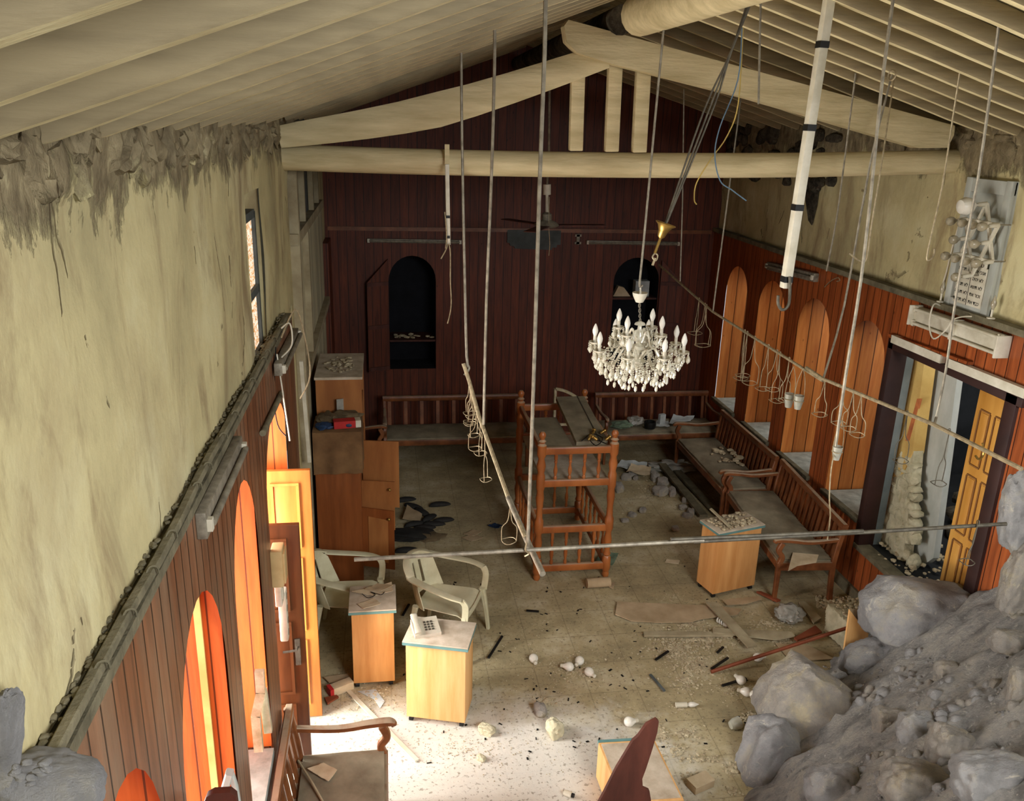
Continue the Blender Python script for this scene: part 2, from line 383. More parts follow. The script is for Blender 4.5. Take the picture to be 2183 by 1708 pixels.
def obj(name, b, m, parent=None, label=None, cat=None, group=None, kind=None, smooth=40, keep=False, world=True):
    bm = b.bm
    bmesh.ops.recalc_face_normals(bm, faces=bm.faces)
    loc = V((0, 0, 0))
    if parent is not None:
        if world: bmesh.ops.transform(bm, matrix=WM[parent.name].inverted(), verts=bm.verts)
        mw = WM[parent.name]
    elif not keep and kind != 'structure':
        xs = [v.co for v in bm.verts]
        loc = V(((min(p.x for p in xs) + max(p.x for p in xs)) / 2, (min(p.y for p in xs) + max(p.y for p in xs)) / 2, min(p.z for p in xs)))
        bmesh.ops.translate(bm, vec=-loc, verts=bm.verts)
    me = bpy.data.meshes.new(name); bm.to_mesh(me); bm.free()
    me.materials.append(M[m] if isinstance(m, str) else m)
    if smooth:
        me.polygons.foreach_set('use_smooth', [True] * len(me.polygons))
        me.set_sharp_from_angle(angle=math.radians(smooth))
    o = bpy.data.objects.new(name, me); COL.objects.link(o)
    if parent is not None: o.parent = parent; WM[o.name] = WM[parent.name]
    else: o.location = loc; WM[o.name] = Mx.Translation(loc)
    return tag(o, label, cat, group, kind)
def thing(name, label, cat, loc=(0, 0, 0), rz=0, group=None, kind=None):
    o = bpy.data.objects.new(name, None); o.empty_display_size = .1; COL.objects.link(o)
    o.location = loc; o.rotation_euler = (0, 0, rz)
    WM[o.name] = Mx.Translation(loc) @ Mx.Rotation(rz, 4, 'Z')
    return tag(o, label, cat, group, kind)
def copy_tree(o, parent=None):
    c = o.copy(); COL.objects.link(c)
    if parent is not None: c.parent = parent
    for ch in list(o.children): copy_tree(ch, c)
    return c
def place(o, loc, rz=0, label=None, group=None):
    o.location = loc; o.rotation_euler = (0, 0, rz); return tag(o, label, None, group)

# ------------------------------------------------------------------ the setting
def arch_pts(u0, u1, vs, vt, n=14):
    """outline of the round head from (u1,vs) over to (u0,vs)"""
    c = (u0 + u1) / 2; r = (u1 - u0) / 2
    return [(c + r * math.cos(PI * k / n), vs + (vt - vs) * math.sin(PI * k / n)) for k in range(n + 1)]
def holed(b, u0, u1, v0, v1, holes, f):
    """flat wall u0..u1 x v0..v1 with openings (a,b,sill,spring,top); top==spring is square"""
    u = u0
    for (a, c, vb, vs, vt) in sorted(holes):
        if a > u: b.quad(f(u, v0), f(a, v0), f(a, v1), f(u, v1))
        if vb > v0: b.quad(f(a, v0), f(c, v0), f(c, vb), f(a, vb))
        pts = arch_pts(a, c, vs, vt) if vt > vs else [(c, vs), (a, vs)]
        for (p, q) in zip(pts, pts[1:]): b.quad(f(*p), f(p[0], v1), f(q[0], v1), f(*q))
        u = c
    if u1 > u: b.quad(f(u, v0), f(u1, v0), f(u1, v1), f(u, v1))
    return b
def reveal(b, a, c, vb, vs, vt, f, d0, d1, sill=False):
    out = [(c, vb)] + (arch_pts(a, c, vs, vt) if vt > vs else [(c, vs), (a, vs)]) + [(a, vb)]
    if sill: out = [(a, vb), (c, vb)]
    for p, q in zip(out, out[1:]): b.quad(f(*p, d0), f(*q, d0), f(*q, d1), f(*p, d1))
    return b
struct = dict(kind='structure')
b = B(); b.box((1.95, 6.1, -.1), (5.9, 11.0, .2)); obj('floor', b, 'floor', **struct)
b = B(); b.box((-7, 5, -.25), (11.5, 16, .1)); obj('ground', b, 'ground', **struct)

# right wall
RW = [(10.0, 10.68, .80, 2.3, 2.7), (8.95, 9.66, .80, 2.3, 2.7), (7.92, 8.62, .80, 2.3, 2.7), (6.90, 7.56, .80, 2.3, 2.7), (5.20, 6.87 - .02, .55, 2.6, 2.6)]
fR = lambda u, v, d=0: (XR + d, u, v)
b = holed(B(), 4.7, YB, 0, 3.05, RW, fR); obj('wall_right_panelling', b, 'panelR', **struct)
b = holed(B(), 4.7, YB + .5, 0, 4.9, RW[:3] + [(4.9, 6.86, .4, 3.2, 3.2), (6.90, 7.56, .80, 2.3, 2.7)], lambda u, v, d=0: (XR + .55, u, v)); obj('wall_right_outer', b, 'plaster', **struct)
b = B(); b.grid((PRX, 4.7, 3.03), (0, YB - 4.7, 0), (0, 0, 1.62), 60, 16, lambda s, t: V((PRX + .03 * noise.noise(V((s * 14, t * 4, 3))) * (1 + 2 * max(0, t - .65)), 4.7 + s * (YB - 4.7), 3.03 + t * 1.62)))
obj('wall_right', b, 'plaster', **struct)
b = B(); b.box((XR + .03, (4.7 + YB) / 2, 3.055), (.12, YB - 4.7, .05)); obj('trim_1', b, 'ledge', **struct)
b = B(); b.box((XR - .012, (6.3 + YB) / 2, .06), (.03, YB - 6.3, .12)); obj('baseboard_right', b, 'ledge', **struct)
for i, h in enumerate(RW[:4]):
    w = thing('window_%d' % (i + 1), None, None, (XR, (h[0] + h[1]) / 2, h[2]), kind='structure')
    obj('jamb', reveal(B(), h[0] - .015, h[1] + .015, h[2], h[4] + .12, h[4] + .12, fR, .012, .55), 'jamb', w)
    bb = B(); bb.box((XR + .27, (h[0] + h[1]) / 2, h[2] - .02), (.56, h[1] - h[0] - .005, .05)); obj('sill', bb, 'sill', w)
    bb = B(); bb.box((XR - .012, (h[0] + h[1]) / 2, h[2] - .005), (.06, h[1] - h[0] + .06, .05), bev=.006); obj('sill_nosing', bb, 'ledge', w)
    fr = B()
    for yy in (h[0] + .02, h[1] - .02): fr.box((XR + .52, yy, 1.6), (.05, .04, 1.6))
    fr.box((XR + .52, (h[0] + h[1]) / 2, .82), (.05, h[1] - h[0] - .04, .05)); obj('window_frame', fr, 'wood', w)

# left wall
LW = [(1.60, 2.27, .85, 2.12, 2.68), (2.50, 3.28, .85, 2.1, 2.67), (3.55, 4.24, .85, 2.15, 2.70), (4.62, 5.62, 0, 2.25, 2.68)]
xl = lambda u: XL - .0125 * (6.2 - u)      # the left wall stands a little out of square
fL = lambda u, v, d=0: (xl(u) - d, u, v)
b = holed(B(), .3, 6.25, 0, 3.0, LW, fL); obj('wall_left_panelling', b, 'panelL', **struct)
SLOT = (4.97, 5.5, 2.95, 3.97, 3.97)
b = holed(B(), .3, 7.1, 0, 4.9, LW + [], lambda u, v, d=0: (xl(u) - .62, u, v))
b.box((-1.4, 9.2, 2.4), (.08, 5.4, 4.8))
obj('wall_left_outer', b, 'plaster', **struct)
# plaster above the panelling: three pieces around the slot window, one mesh
b = B()
def pl(s0, s1, z0, z1, nu, nv):
    b.grid((0, 0, 0), (0, 0, 0), (0, 0, 0), nu, nv, lambda s, t: V((xl(s0 + s * (s1 - s0)) - .062 + .022 * noise.noise(V((0, (s0 + s * (s1 - s0)) * 2.1, (z0 + t * (z1 - z0)) * 2.1))) + (.07 * max(0, z0 + t * (z1 - z0) - 4.1) / .3 * noise.noise(V((5, (s0 + s * (s1 - s0)) * 7, (z0 + t * (z1 - z0)) * 4)))), s0 + s * (s1 - s0), z0 + t * (z1 - z0))))
pl(.3, SLOT[0], 2.95, 4.5, 70, 26); pl(SLOT[1] - .035, 6.95, 2.95, 4.5, 24, 26); pl(SLOT[0], SLOT[1], SLOT[3], 4.5, 8, 10)
obj('wall_left', b, 'plaster', **struct)
b = B()
b.quad((PLX, 6.2, 0), (PLX, 7.1, 0), (PLX, 7.1, 2.96), (PLX, 6.2, 2.96)); b.box((-.715, 6.3, 1.5), (.09, .09, 3.0)); b.box((-.755, 7.1, 2.3), (.03, .3, 4.6)); b.quad((PLX, 6.9, 2.9), (PLX, 7.1, 2.9), (PLX, 7.1, 4.6), (PLX, 6.9, 4.6))
obj('wall_left_pier', b, 'plaster', **struct)
b = B(); b.bar((xl(.3) - .036, .3, 3.0), (xl(6.25) - .036, 6.25, 3.0), .072, .04); obj('trim_2', b, 'ledge', **struct)
b = B(); b.box((xl(3.28) - .105, 3.286, 1.83), (.03, .012, 1.95)); obj('trim_10', b, 'wallyel', **struct)
for i, h in enumerate(LW):
    nm = 'window_%d' % (i + 5) if i < 3 else 'door_1'
    w = thing(nm, None, None, (XL, (h[0] + h[1]) / 2, h[2]), kind='structure')
    obj('jamb', reveal(B(), h[0] - .015, h[1] + .015, h[2], h[4] + .14, h[4] + .14, fL, .012, .62), 'jambL', w)
    bb = B(); bb.box((xl(h[0]) - .30, (h[0] + h[1]) / 2, h[2] - .03 if h[2] else -.01), (.62, h[1] - h[0] - .004, .06 if h[2] else .05)); obj('sill', bb, 'sill', w)
w = thing('window_8', None, None, (PLX, 5.235, 2.95), kind='structure')
obj('reveal', reveal(B(), *SLOT, lambda u, v, d: (PLX - .01 - d, u, v), -.006, .55), 'plaster', w)
fr = B()
for yy in (SLOT[0] + .03, SLOT[1] - .03): fr.box((PLX - .05, yy, 3.38), (.05, .05, .9))
for zz in (2.98, 3.36, 3.82): fr.box((PLX - .05, 5.235, zz), (.05, .46, .05))
obj('window_frame', fr, 'greydk', w)
for z0, z1 in ((3.0, 3.34), (3.38, 3.80)):
    bb = B(); bb.box((PLX - .05, 5.235, (z0 + z1) / 2), (.01, .42, z1 - z0)); obj('pane', bb, 'stained', w)

# left partition beyond the pier
M['whiteboards'] = planks('white_tongue_boards', 1, .16, S(214, 206, 172), S(176, 168, 134), .09, .7, knots=False, var=.4)
b = B(); b.quad((-.73, 7.1, 0), (-.73, 10.75, 0), (-.73, 10.75, 3.42), (-.73, 7.1, 3.42)); obj('wall_left_partition', b, 'whiteboards', **struct)
b = B(); b.box((-.705, 8.6, 3.44), (.07, 3.1, .09)); b.box((-.70, 8.95, 2.2), (.06, 3.7, .08)); b.box((-.705, 7.14, 2.3), (.08, .1, 4.2)); b.box((-.705, 8.1, 2.8), (.06, .08, 1.2))
obj('trim_3', b, 'plank', **struct)
w = thing('window_9', None, None, (-.73, 8.4, 3.48), kind='structure')
fr = B(); fr.box((-.71, 8.0, 3.9), (.05, .07, .9)); fr.box((-.71, 9.0, 3.9), (.05, .07, .9)); fr.box((-.71, 9.75, 3.9), (.05, .07, .9)); obj('mullions', fr, 'plank', w)
bb = B(); bb.quad((-.74, 7.05, 3.4), (-.74, 10.0, 3.4), (-.74, 10.0, 4.7), (-.74, 7.05, 4.7)); obj('pane', bb, 'greydk', w)
b = B(); b.quad((-.735, 9.75, 3.4), (-.735, YB, 2.9), (-.735, YB, 4.7), (-.735, 9.75, 4.7)); b.quad((-.736, 9.75, 2.8), (-.736, YB, 2.8), (-.736, YB, 3.5), (-.736, 9.75, 3.5)); obj('wall_left_plaster', b, 'plaster', **struct)
b = B(); b.box((-.70, 11.02, 1.45), (.07, .56, 2.9)); obj('wall_left_corner_panel', b, 'panelB', **struct)

# back wall with two arched niches
BW = [(.07, .70, 1.11, 2.33, 2.67), (3.16, 3.81, 1.11, 2.33, 2.66)]
fB = lambda u, v, d=0: (u, YB + d, v)
b = holed(B(), -.8, 4.75, 0, 3.02, BW, fB)
b.bm.faces.new(b.ring([V(fB(*p)) for p in ((-.8, 3.02), (4.75, 3.02), (4.75, 4.5), (1.8, 5.36), (-.8, 4.46))]))
obj('wall_back', b, 'panelB', **struct)
b = B(); b.box((1.9, YB - .012, 3.02), (5.2, .03, .05)); obj('trim_4', b, 'wood', **struct)
for i, h in enumerate(BW):
    w = thing('window_%d' % (10 + i), None, None, ((h[0] + h[1]) / 2, YB, h[2]), kind='structure')
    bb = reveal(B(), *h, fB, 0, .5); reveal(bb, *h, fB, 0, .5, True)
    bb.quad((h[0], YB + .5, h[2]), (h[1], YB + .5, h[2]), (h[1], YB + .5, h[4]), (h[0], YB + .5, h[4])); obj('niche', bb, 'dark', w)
    bb = B(); bb.box(((h[0] + h[1]) / 2, YB + .26, 1.5 if i == 0 else 2.08), (h[1] - h[0] - .01, .46, .025)); obj('shelf', bb, 'brownwd', w)
b = B()
for k_ in range(18): b.rock((R_(.12, .66), YB + R_(.08, .3), 1.535), (R_(.03, .09), R_(.03, .07), R_(.02, .05)), k_, 1)
obj('debris', b, 'chips', label='crumbs of plaster on the shelf inside the left niche', cat='debris', kind='stuff')
def shutter(name, h, side, ang, label):
    hx = h[0] - .01 if side < 0 else h[1] + .01
    t = thing(name, label, 'shutter', (hx, YB - .03, 1.11), ang)
    wdt = (h[1] - h[0]) / 2 * .95
    pts = [(0, 0, 0), (wdt * side, 0, 0), (wdt * side, 0, 1.22)] + [(side * (wdt - wdt * math.sin(PI / 2 * k / 6)), 0, 1.22 + .3 * math.sin(PI / 2 * k / 6) ) for k in range(1, 7)]
    bb = B(); bb.prism(pts, (0, -.022, 0)); obj('leaf', bb, 'panelB', t, world=False)
    for z in (.04, .62, 1.2): obj('batten', B().box((wdt * side / 2, -.028, z), (wdt * .94, .016, .05)), 'brownwd', t, world=False)
shutter('shutter', BW[0], -1, .35, 'dark wooden shutter leaf standing open left of the left wall niche')
shutter('shutter', BW[1], 1, -.15, 'dark wooden shutter leaf standing open right of the right wall niche')
b = B(); b.box((3.62, YB + .2, 2.2), (.2, .14, .22)); obj('carton', b, 'paperblue', label='pale carton on the shelf inside the right niche', cat='box')
b = B(); b.prism([(3.2, YB + .12, 2.095), (3.45, YB + .12, 2.095), (3.35, YB + .12, 2.22), (3.27, YB + .12, 2.24)], (0, .1, 0)); obj('paper_stack', b, 'paper', label='slumped stack of papers on the shelf inside the right niche', cat='papers')

# ceiling
def zc(x): return min(4.36 + .366 * (x + .67), 5.22 - .295 * (x - 1.8)) if False else (4.36 + .366 * (x + .67) if x <= 1.76 else 5.22 - .295 * (x - 1.8))
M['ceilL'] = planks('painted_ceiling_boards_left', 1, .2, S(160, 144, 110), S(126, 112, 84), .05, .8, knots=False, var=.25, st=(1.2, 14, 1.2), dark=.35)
M['ceilR'] = planks('ceiling_boards_right_lit_in_colour', 1, .2, S(206, 192, 150), S(176, 162, 124), .05, .8, knots=False, var=.2, st=(1.2, 14, 1.2), dark=.4)  # lighter copy of the left boards, light from below put into the colour
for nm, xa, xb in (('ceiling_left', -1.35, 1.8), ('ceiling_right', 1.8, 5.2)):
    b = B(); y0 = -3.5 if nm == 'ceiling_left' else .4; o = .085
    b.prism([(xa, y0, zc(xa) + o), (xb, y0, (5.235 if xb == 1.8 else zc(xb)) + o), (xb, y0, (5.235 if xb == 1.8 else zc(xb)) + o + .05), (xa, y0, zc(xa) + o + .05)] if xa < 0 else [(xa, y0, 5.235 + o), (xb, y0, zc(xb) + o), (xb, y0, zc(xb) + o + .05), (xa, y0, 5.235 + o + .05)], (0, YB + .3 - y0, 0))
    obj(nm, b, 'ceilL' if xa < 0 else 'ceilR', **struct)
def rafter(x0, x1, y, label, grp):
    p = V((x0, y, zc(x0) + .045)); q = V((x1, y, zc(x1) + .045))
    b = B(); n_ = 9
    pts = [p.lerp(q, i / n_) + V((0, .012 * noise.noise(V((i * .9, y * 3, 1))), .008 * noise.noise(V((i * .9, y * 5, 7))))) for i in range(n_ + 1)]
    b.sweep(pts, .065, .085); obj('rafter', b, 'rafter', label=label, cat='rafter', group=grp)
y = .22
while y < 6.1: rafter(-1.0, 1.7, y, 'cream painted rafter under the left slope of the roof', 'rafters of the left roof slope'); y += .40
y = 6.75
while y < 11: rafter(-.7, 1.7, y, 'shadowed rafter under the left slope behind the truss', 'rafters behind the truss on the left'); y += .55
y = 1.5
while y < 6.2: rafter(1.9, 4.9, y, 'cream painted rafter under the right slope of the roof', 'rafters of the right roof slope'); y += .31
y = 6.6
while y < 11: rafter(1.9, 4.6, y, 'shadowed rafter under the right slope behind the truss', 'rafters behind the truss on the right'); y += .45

# truss and ridge log
pts = [V((-.78, 6.7, 4.1)), AY(900, 345, 6.64), AY(1300, 352, 6.6), AY(1700, 352, 6.56), V((4.66, 6.53, 4.19))]
b = B(); b.tube(pts, [.095, .1, .112, .105, .095], 16, 6)
obj('tie_beam', b, 'beam', label='round cream painted log spanning the hall from wall to wall', cat='beam')
b = B(); b.sweep([AY(596, 292, 6.5), AY(930, 235, 6.5), AY(1290, 120, 6.5)], [.12, .12, .12], [.15, .24, .17], smooth=5); obj('principal_rafter', b, 'beam', label='cream painted truss timber rising from the left wall to the peak', cat='beam')
b = B(); P_ = [AY(*p, 6.36) for p in ((1203, 55), (1212, 42), (1600, 148), (2036, 268), (2034, 288), (2020, 315), (1960, 316), (1600, 210), (1290, 132), (1230, 112), (1208, 88))]
b.prism(P_, (0, .13, 0)); obj('principal_rafter', b, 'beam', label='cream painted truss timber falling from the peak to the right wall', cat='beam')
for i, (a, c, t0) in enumerate((((1218, 146), (1247, 146), 320), ((1297, 138), (1326, 146), 326), ((1356, 160), (1386, 166), 326))):
    p0, p1 = AY(*a, 6.52), AY(*c, 6.52); q0 = AY(a[0] + 3, t0, 6.55)
    b = B(); b.bar(((p0.x + p1.x) / 2, 6.53, p0.z + .03), ((p0.x + p1.x) / 2 + .02, 6.56, 4.2), .07, p1.x - p0.x, up=(1, 0, 0), bev=.008)
    obj('king_post', b, 'beam', label=('left', 'middle', 'right')[i] + ' one of three short cream posts inside the truss', cat='post', group='short posts inside the truss')
b = B(); b.tube([(1.78, 2.2, 5.06), (1.76, 4, 5.08), (1.74, 6.0, 5.1)], [.12, .125, .135], 16); obj('ridge_log', b, 'beam', label='thick cream painted log running along the roof ridge', cat='beam')
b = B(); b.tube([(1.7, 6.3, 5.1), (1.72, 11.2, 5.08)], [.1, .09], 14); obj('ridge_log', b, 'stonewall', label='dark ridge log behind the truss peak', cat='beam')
b = B()
for k_ in range(46):
    yy = R_(8.4, 11.2); zz = R_(3.82, 4.4); b.rock((PRX - .02, yy, zz), (.1, R_(.15, .35), R_(.08, .2)), k_, 2, .3, blocky=.4)
obj('trim_5', b, 'stonewall', **struct)
b = B(); b.prism([AX(*p, PRX - .015) for p in ((1716, 380), (1748, 380), (1742, 440), (1732, 480), (1725, 470), (1718, 420))], (-.012, 0, 0)); obj('trim_6', b, 'stonewall', **struct)
# broken mortar lumps between the rafter feet on the left wall
b = B()
for k_ in range(220):
    yy = R_(.6, 6.8); b.rock((xl(yy) - .07, yy, R_(4.22, 4.44)), (R_(.05, .1), R_(.04, .16), R_(.04, .2)), k_ + 50, 2, .55, Mx.Rotation(R_(-.5, .5), 3, 'X'), 2.2, .4)
obj('trim_7', b, 'plaster', **struct)
b = B()
for k_ in range(60):
    yy = R_(4.8, 7.6); b.rock((PRX - .0, yy, R_(4.28, 4.46)), (R_(.04, .1), R_(.1, .3), R_(.06, .2)), k_ + 150, 2, .4)
obj('trim_8', b, 'plaster', **struct)
M['glassbulb'] = mat('dusty_clear_bulb_glass', S(206, 196, 170), S(176, 164, 138), 12, rough=.2, bump=0, spec=.6, trans=.35)

# ------------------------------------------------------------------ benches
def bench(name, L, label, cat='bench', group=None, nsl=13):
    """front towards -y, long axis x, origin on the floor under the middle"""
    t = thing(name, label, cat, group=group); h = L / 2
    o = lambda n, b, m, **k: obj(n, b, m, t, world=False, **k)
    b = B(); b.grid((0, 0, 0), (0, 0, 0), (0, 0, 0), 28, 8, lambda s, q: V((-h + .03 + s * (L - .06), -.29 + q * .52, .45 + .025 * (1 - (2 * q - 1) ** 4) * (1 - (2 * s - 1) ** 20) + .008 * noise.noise(V((s * 9, q * 3, L)))))); b.box((0, -.03, .42), (L - .06, .52, .05), bev=.015)
    o('seat_pad', b, 'pad')
    b = B(); b.box((0, -.29, .385), (L, .04, .08), bev=.01); b.box((0, .24, .385), (L - .05, .04, .08)); b.box((-h + .02, -.03, .385), (.04, .52, .08)); b.box((h - .02, -.03, .385), (.04, .52, .08)); o('seat_frame', b, 'wood')
    b = B(); b.sweep([(-h, .30, .80), (0, .30, .80), (h, .30, .80)], .05, .07, smooth=2); o('back_rail', b, 'wood')
    for i in range(nsl):
        x_ = -h + .09 + (L - .18) * i / (nsl - 1)
        o('slat', B().bar((x_, .25, .42), (x_, .30, .78), .045, .018, up=(0, 1, 0)), 'wood')
    for sx in (-1, 1):
        x_ = sx * (h - .025)
        b = B(); b.sweep([(x_, .27, 0), (x_, .25, .42), (x_, .31, .82)], .045, .05, up=(0, 1, 0), smooth=3); o('leg', b, 'wood')
        b = B(); b.sweep([(x_, -.29, 0), (x_, -.29, .42)], [.04, .048], [.04, .05], up=(0, 1, 0)); o('leg', b, 'wood')
        b = B(); b.sweep([(x_, -.29, .40), (x_, -.27, .48), (x_, -.31, .55), (x_, -.28, .63)], .045, .05, up=(0, 1, 0), smooth=5); o('arm_post', b, 'wood')
        b = B(); b.sweep([(x_, -.36, .632), (x_, -.33, .66), (x_, -.2, .655), (x_, 0, .635), (x_, .28, .66)], [.03, .06, .055, .045, .035], .038, smooth=5); o('armrest', b, 'wood')
    return t
bn = bench('slatted_bench', 1.92, 'dusty slatted bench with grey cushion below the left niche of the back wall', nsl=9)
place(bn, (.92, 10.64, 0))
b2 = place(copy_tree(bn), (3.72, 10.62, 0), 0, 'slatted bench heaped with papers below the right niche of the back wall'); b2.scale = (.86, 1, 1)
bm_ = bench('slatted_bench', 1.66, 'slatted bench littered with plaster lumps against the right wall, nearer the back corner', nsl=15)
place(bm_, (4.13, 9.27, 0), -PI / 2)
a1, a2 = V((3.80, 6.79, 0)), V((4.32, 6.76, 0))
bf = place(copy_tree(bm_), (4.09, 7.57, 0), -PI / 2 - .085, 'slatted bench with torn dusty cushion ending beside the lone veneered pedestal')
bl = bench('slatted_bench', 2.0, 'slatted bench along the left wall by the open door, paper on its seat', nsl=15)
place(bl, (-.345, 3.65, 0), PI / 2 - .0)
bs = bench('slatted_bench', 1.2, 'short grey cushioned bench tucked between the bookcase and the back wall', nsl=8)
place(bs, (-.36, 9.66, 0), PI / 2)
b = B(); p = [FL(*q, .475) for q in ((1690, 1180), (1745, 1185), (1740, 1200), (1700, 1207), (1680, 1218))]
b.prism(p, (0, 0, .012)); obj('torn_cloth', b, 'paper', label='torn flap of cushion cloth lying on the seat by the lone pedestal', cat='cloth')
def pile(b, cx, cy, z, rx, ry, n, s0, s1, seed, hh=0):
    for k_ in range(n):
        a = R_(0, 2 * PI); r = math.sqrt(R_(0, 1)); s = R_(s0, s1)
        b.rock((cx + rx * r * math.cos(a), cy + ry * r * math.sin(a), z + s * .2 + hh * (1 - r) * R_(0, 1)), (s, s * R_(.6, 1), s * R_(.3, .6)), seed + k_, 1, .35, Mx.Rotation(R_(0, 6), 3, 'Z'))
b = B(); pile(b, 4.2, 9.3, .478, .18, .35, 26, .04, .12, 300); obj('debris', b, 'chips', label='plaster lumps scattered over the bench seat near the back corner', cat='debris', kind='stuff')

# papers and small things on the back right bench
def sheet(name, px, z, m, label, cat, curl=.01, th=.004, group=None):
    q = [FL(*p, z) for p in px]
    b = B(); b.grid((0, 0, 0), (0, 0, 0), (0, 0, 0), 6, 6, lambda s, t: (q[0].lerp(q[1], s)).lerp(q[3].lerp(q[2], s), t) + V((0, 0, curl * (abs(noise.noise(V((s * 2.3, t * 2.3, px[0][0] * .37)))) + (s - .5) ** 2 + (t - .5) ** 2))))
    b.solid(th); return obj(name, b, m, label=label, cat=cat, group=group)
sheet('paper_sheet', ((1425, 908), (1470, 902), (1480, 893), (1435, 889)), .49, 'paperblue', 'large white paper sheet lying on the bench below the right niche', 'paper', .05)
sheet('paper_sheet', ((1395, 910), (1428, 912), (1425, 900), (1400, 898)), .49, 'paperblue', 'small white sheet behind the upright carton on the back bench', 'paper', .02)
p = FL(1410, 905, .485); b = B(); b.box((p.x, p.y, p.z + .075), (.09, .05, .15), .3); obj('carton', b, 'paperblue', label='small white carton standing upright on the back bench', cat='box')
p = FL(1385, 912, .485); b = B(); b.lathe([(.075, 0), (.085, .05), (.08, .09), (.065, .09), (.065, .03)], p, 12); obj('bowl', b, 'black', label='black open bowl on the back bench beside the carton', cat='bowl')
def crumple(name, c, d, seed, m, label, cat, amp=.5, sub=3, group=None):
    b = B(); b.rock((c[0], c[1], c[2] + d[2] * .42), d, seed, sub, amp, freq=2.2); return obj(name, b, m, label=label, cat=cat, group=group)
p = FL(1352, 905, .485); crumple('plastic_bag', p, (.24, .16, .13), 61, 'bag', 'crumpled white plastic bag on the back bench beside the bowl', 'bag')
p = FL(1325, 912, .485); crumple('crumpled_cloth', p, (.26, .16, .1), 62, 'green', 'crumpled greenish cloth at the left end of the papers on the back bench', 'cloth')
# seat cloth on the foreground bench
sheet('paper_sheet', ((655, 1640), (700, 1668), (719, 1643), (690, 1628)), .49, 'paper', 'creased yellowed paper on the seat of the bench by the open door', 'paper', .012)
b = B(); b.tube([FL(636, 1622, .49), FL(665, 1668, .5), FL(690, 1712, .49)], .008, 6); obj('stick', b, 'plank', label='thin wooden stick lying on the seat of the bench by the open door', cat='stick')

# ------------------------------------------------------------------ reading desk with turned posts
bx0, bx1, by0, by1 = 1.475, 2.19, 7.42, 8.72
t = thing('reading_desk', 'turned wood reading desk with posts, balusters and a sloping top', 'desk', ((bx0 + bx1) / 2, (by0 + by1) / 2, 0))
def post(x, y, h, z0=0):
    k_ = [(.03, 0), (.038, .03), (.03, .06), (.045, .09), (.045, .22), (.03, .24), (.04, .26), (.028, .3), (.042, .42), (.03, .5), (.04, .53), (.046, .55), (.046, .66), (.034, .68), (.03, .8), (.042, .9), (.034, .98), (.044, 1.02), (.044, 1.14), (.032, 1.17), (.046, 1.25), (.03, 1.32), (.046, 1.36), (.046, h - .14), (.026, h - .12), (.04, h - .1), (.022, h - .08), (.034, h - .05), (.036, h - .03), (.02, h - .005), (.002, h)]
    obj('post', B().lathe(k_, (x, y, z0), 14), 'turned', t)
for x in (bx0, bx1):
    for y in (by0, by1): post(x, y, 1.60)
def spindle(x, y, z0, z1):
    h = z1 - z0; obj('baluster', B().lathe([(.016, 0), (.018, .1 * h), (.011, .14 * h), (.02, .3 * h), (.02, .4 * h), (.011, .55 * h), (.011, .62 * h), (.018, .7 * h), (.012, .75 * h), (.018, .8 * h), (.018, h)], (x, y, z0), 8), 'turned', t)
def railx(y, z): obj('rail', B().bar((bx0, y, z), (bx1, y, z), .05, .075, bev=.012), 'turned', t)
def raily(x, z): obj('rail', B().bar((x, by0, z), (x, by1, z), .04, .07, bev=.012), 'turned', t)
for z in (.13, .56, 1.06, 1.40): railx(by0, z)
for z in (.13, .56, 1.06, 1.40): railx(by1, z)
for z in (.13, .56, 1.40): raily(bx1, z); raily(bx0, z)
for i in range(4):
    x = bx0 + (bx1 - bx0) * (i + 1) / 5
    for y in (by0, by1): spindle(x, y, .17, .52); spindle(x, y, 1.10, 1.36)
for i in range(6):
    y = by0 + (by1 - by0) * (i + 1) / 7; spindle(bx1, y, .17, .52); spindle(bx0, y, .17, .52)
obj('shelf_board', B().box(((bx0 + bx1) / 2, (by0 + by1) / 2, 1.06), (bx1 - bx0 - .06, by1 - by0 - .06, .03)), 'desktop', t)
b = B(); b.prism([(bx0 + .36, by0 + .1, 1.40), (bx1 - .04, by0 + .1, 1.40), (bx1 - .04, by1 - .15, 1.52), (bx0 + .36, by1 - .15, 1.52)], (0, 0, .045)); obj('sloping_top', b, 'pad', t)
b = B(); b.box(((bx0 + bx1) / 2 - .18, by0 + .5, 1.39), (.3, .9, .02)); obj('inner_board', b, 'pad', t)
b = B(); b.bar((bx1 - .12, by0 + .1, 1.452), (bx1 - .12, by1 - .15, 1.572), .008, .006); obj('top_groove', b, 'dsteel', t)
for i in range(5):
    c = FL(1253 + i * 9 + R_(-3, 3), 938 - (i % 2) * 14, 1.49); d = V((R_(-1, 1), R_(-1, 1), R_(.2, 1))).normalized()
    b = B(); b.lathe([(.012, 0), (.016, .01), (.016, .04), (.022, .045), (.022, .06)], c, 10, d); obj('lamp_socket', b, 'brass', label='loose brass lamp socket in a heap on the reading desk top', cat='lamp socket', group='lamp sockets heaped on the reading desk')
b = B(); b.tube([FL(*p, 1.47) for p in ((1240, 940), (1262, 925), (1285, 935), (1270, 950), (1255, 932), (1292, 946))], .005, 6, 5); obj('wire_tangle', b, 'black', label='tangle of dark wire among the sockets on the reading desk', cat='wire')
b = B(); pts = [AY(*p, 10.0) for p in ((1183, 1010), (1181, 900), (1184, 829), (1205, 834), (1230, 848), (1250, 868), (1262, 892))]
b.sweep(pts[:3], .035, .05, up=(0, 1, 0)); b.sweep(pts[2:], .035, .05, up=(0, 1, 0), smooth=4); b.sweep([AY(1182, 905, 10.0), AY(1262, 905, 10.0)], .03, .04, up=(0, 1, 0))
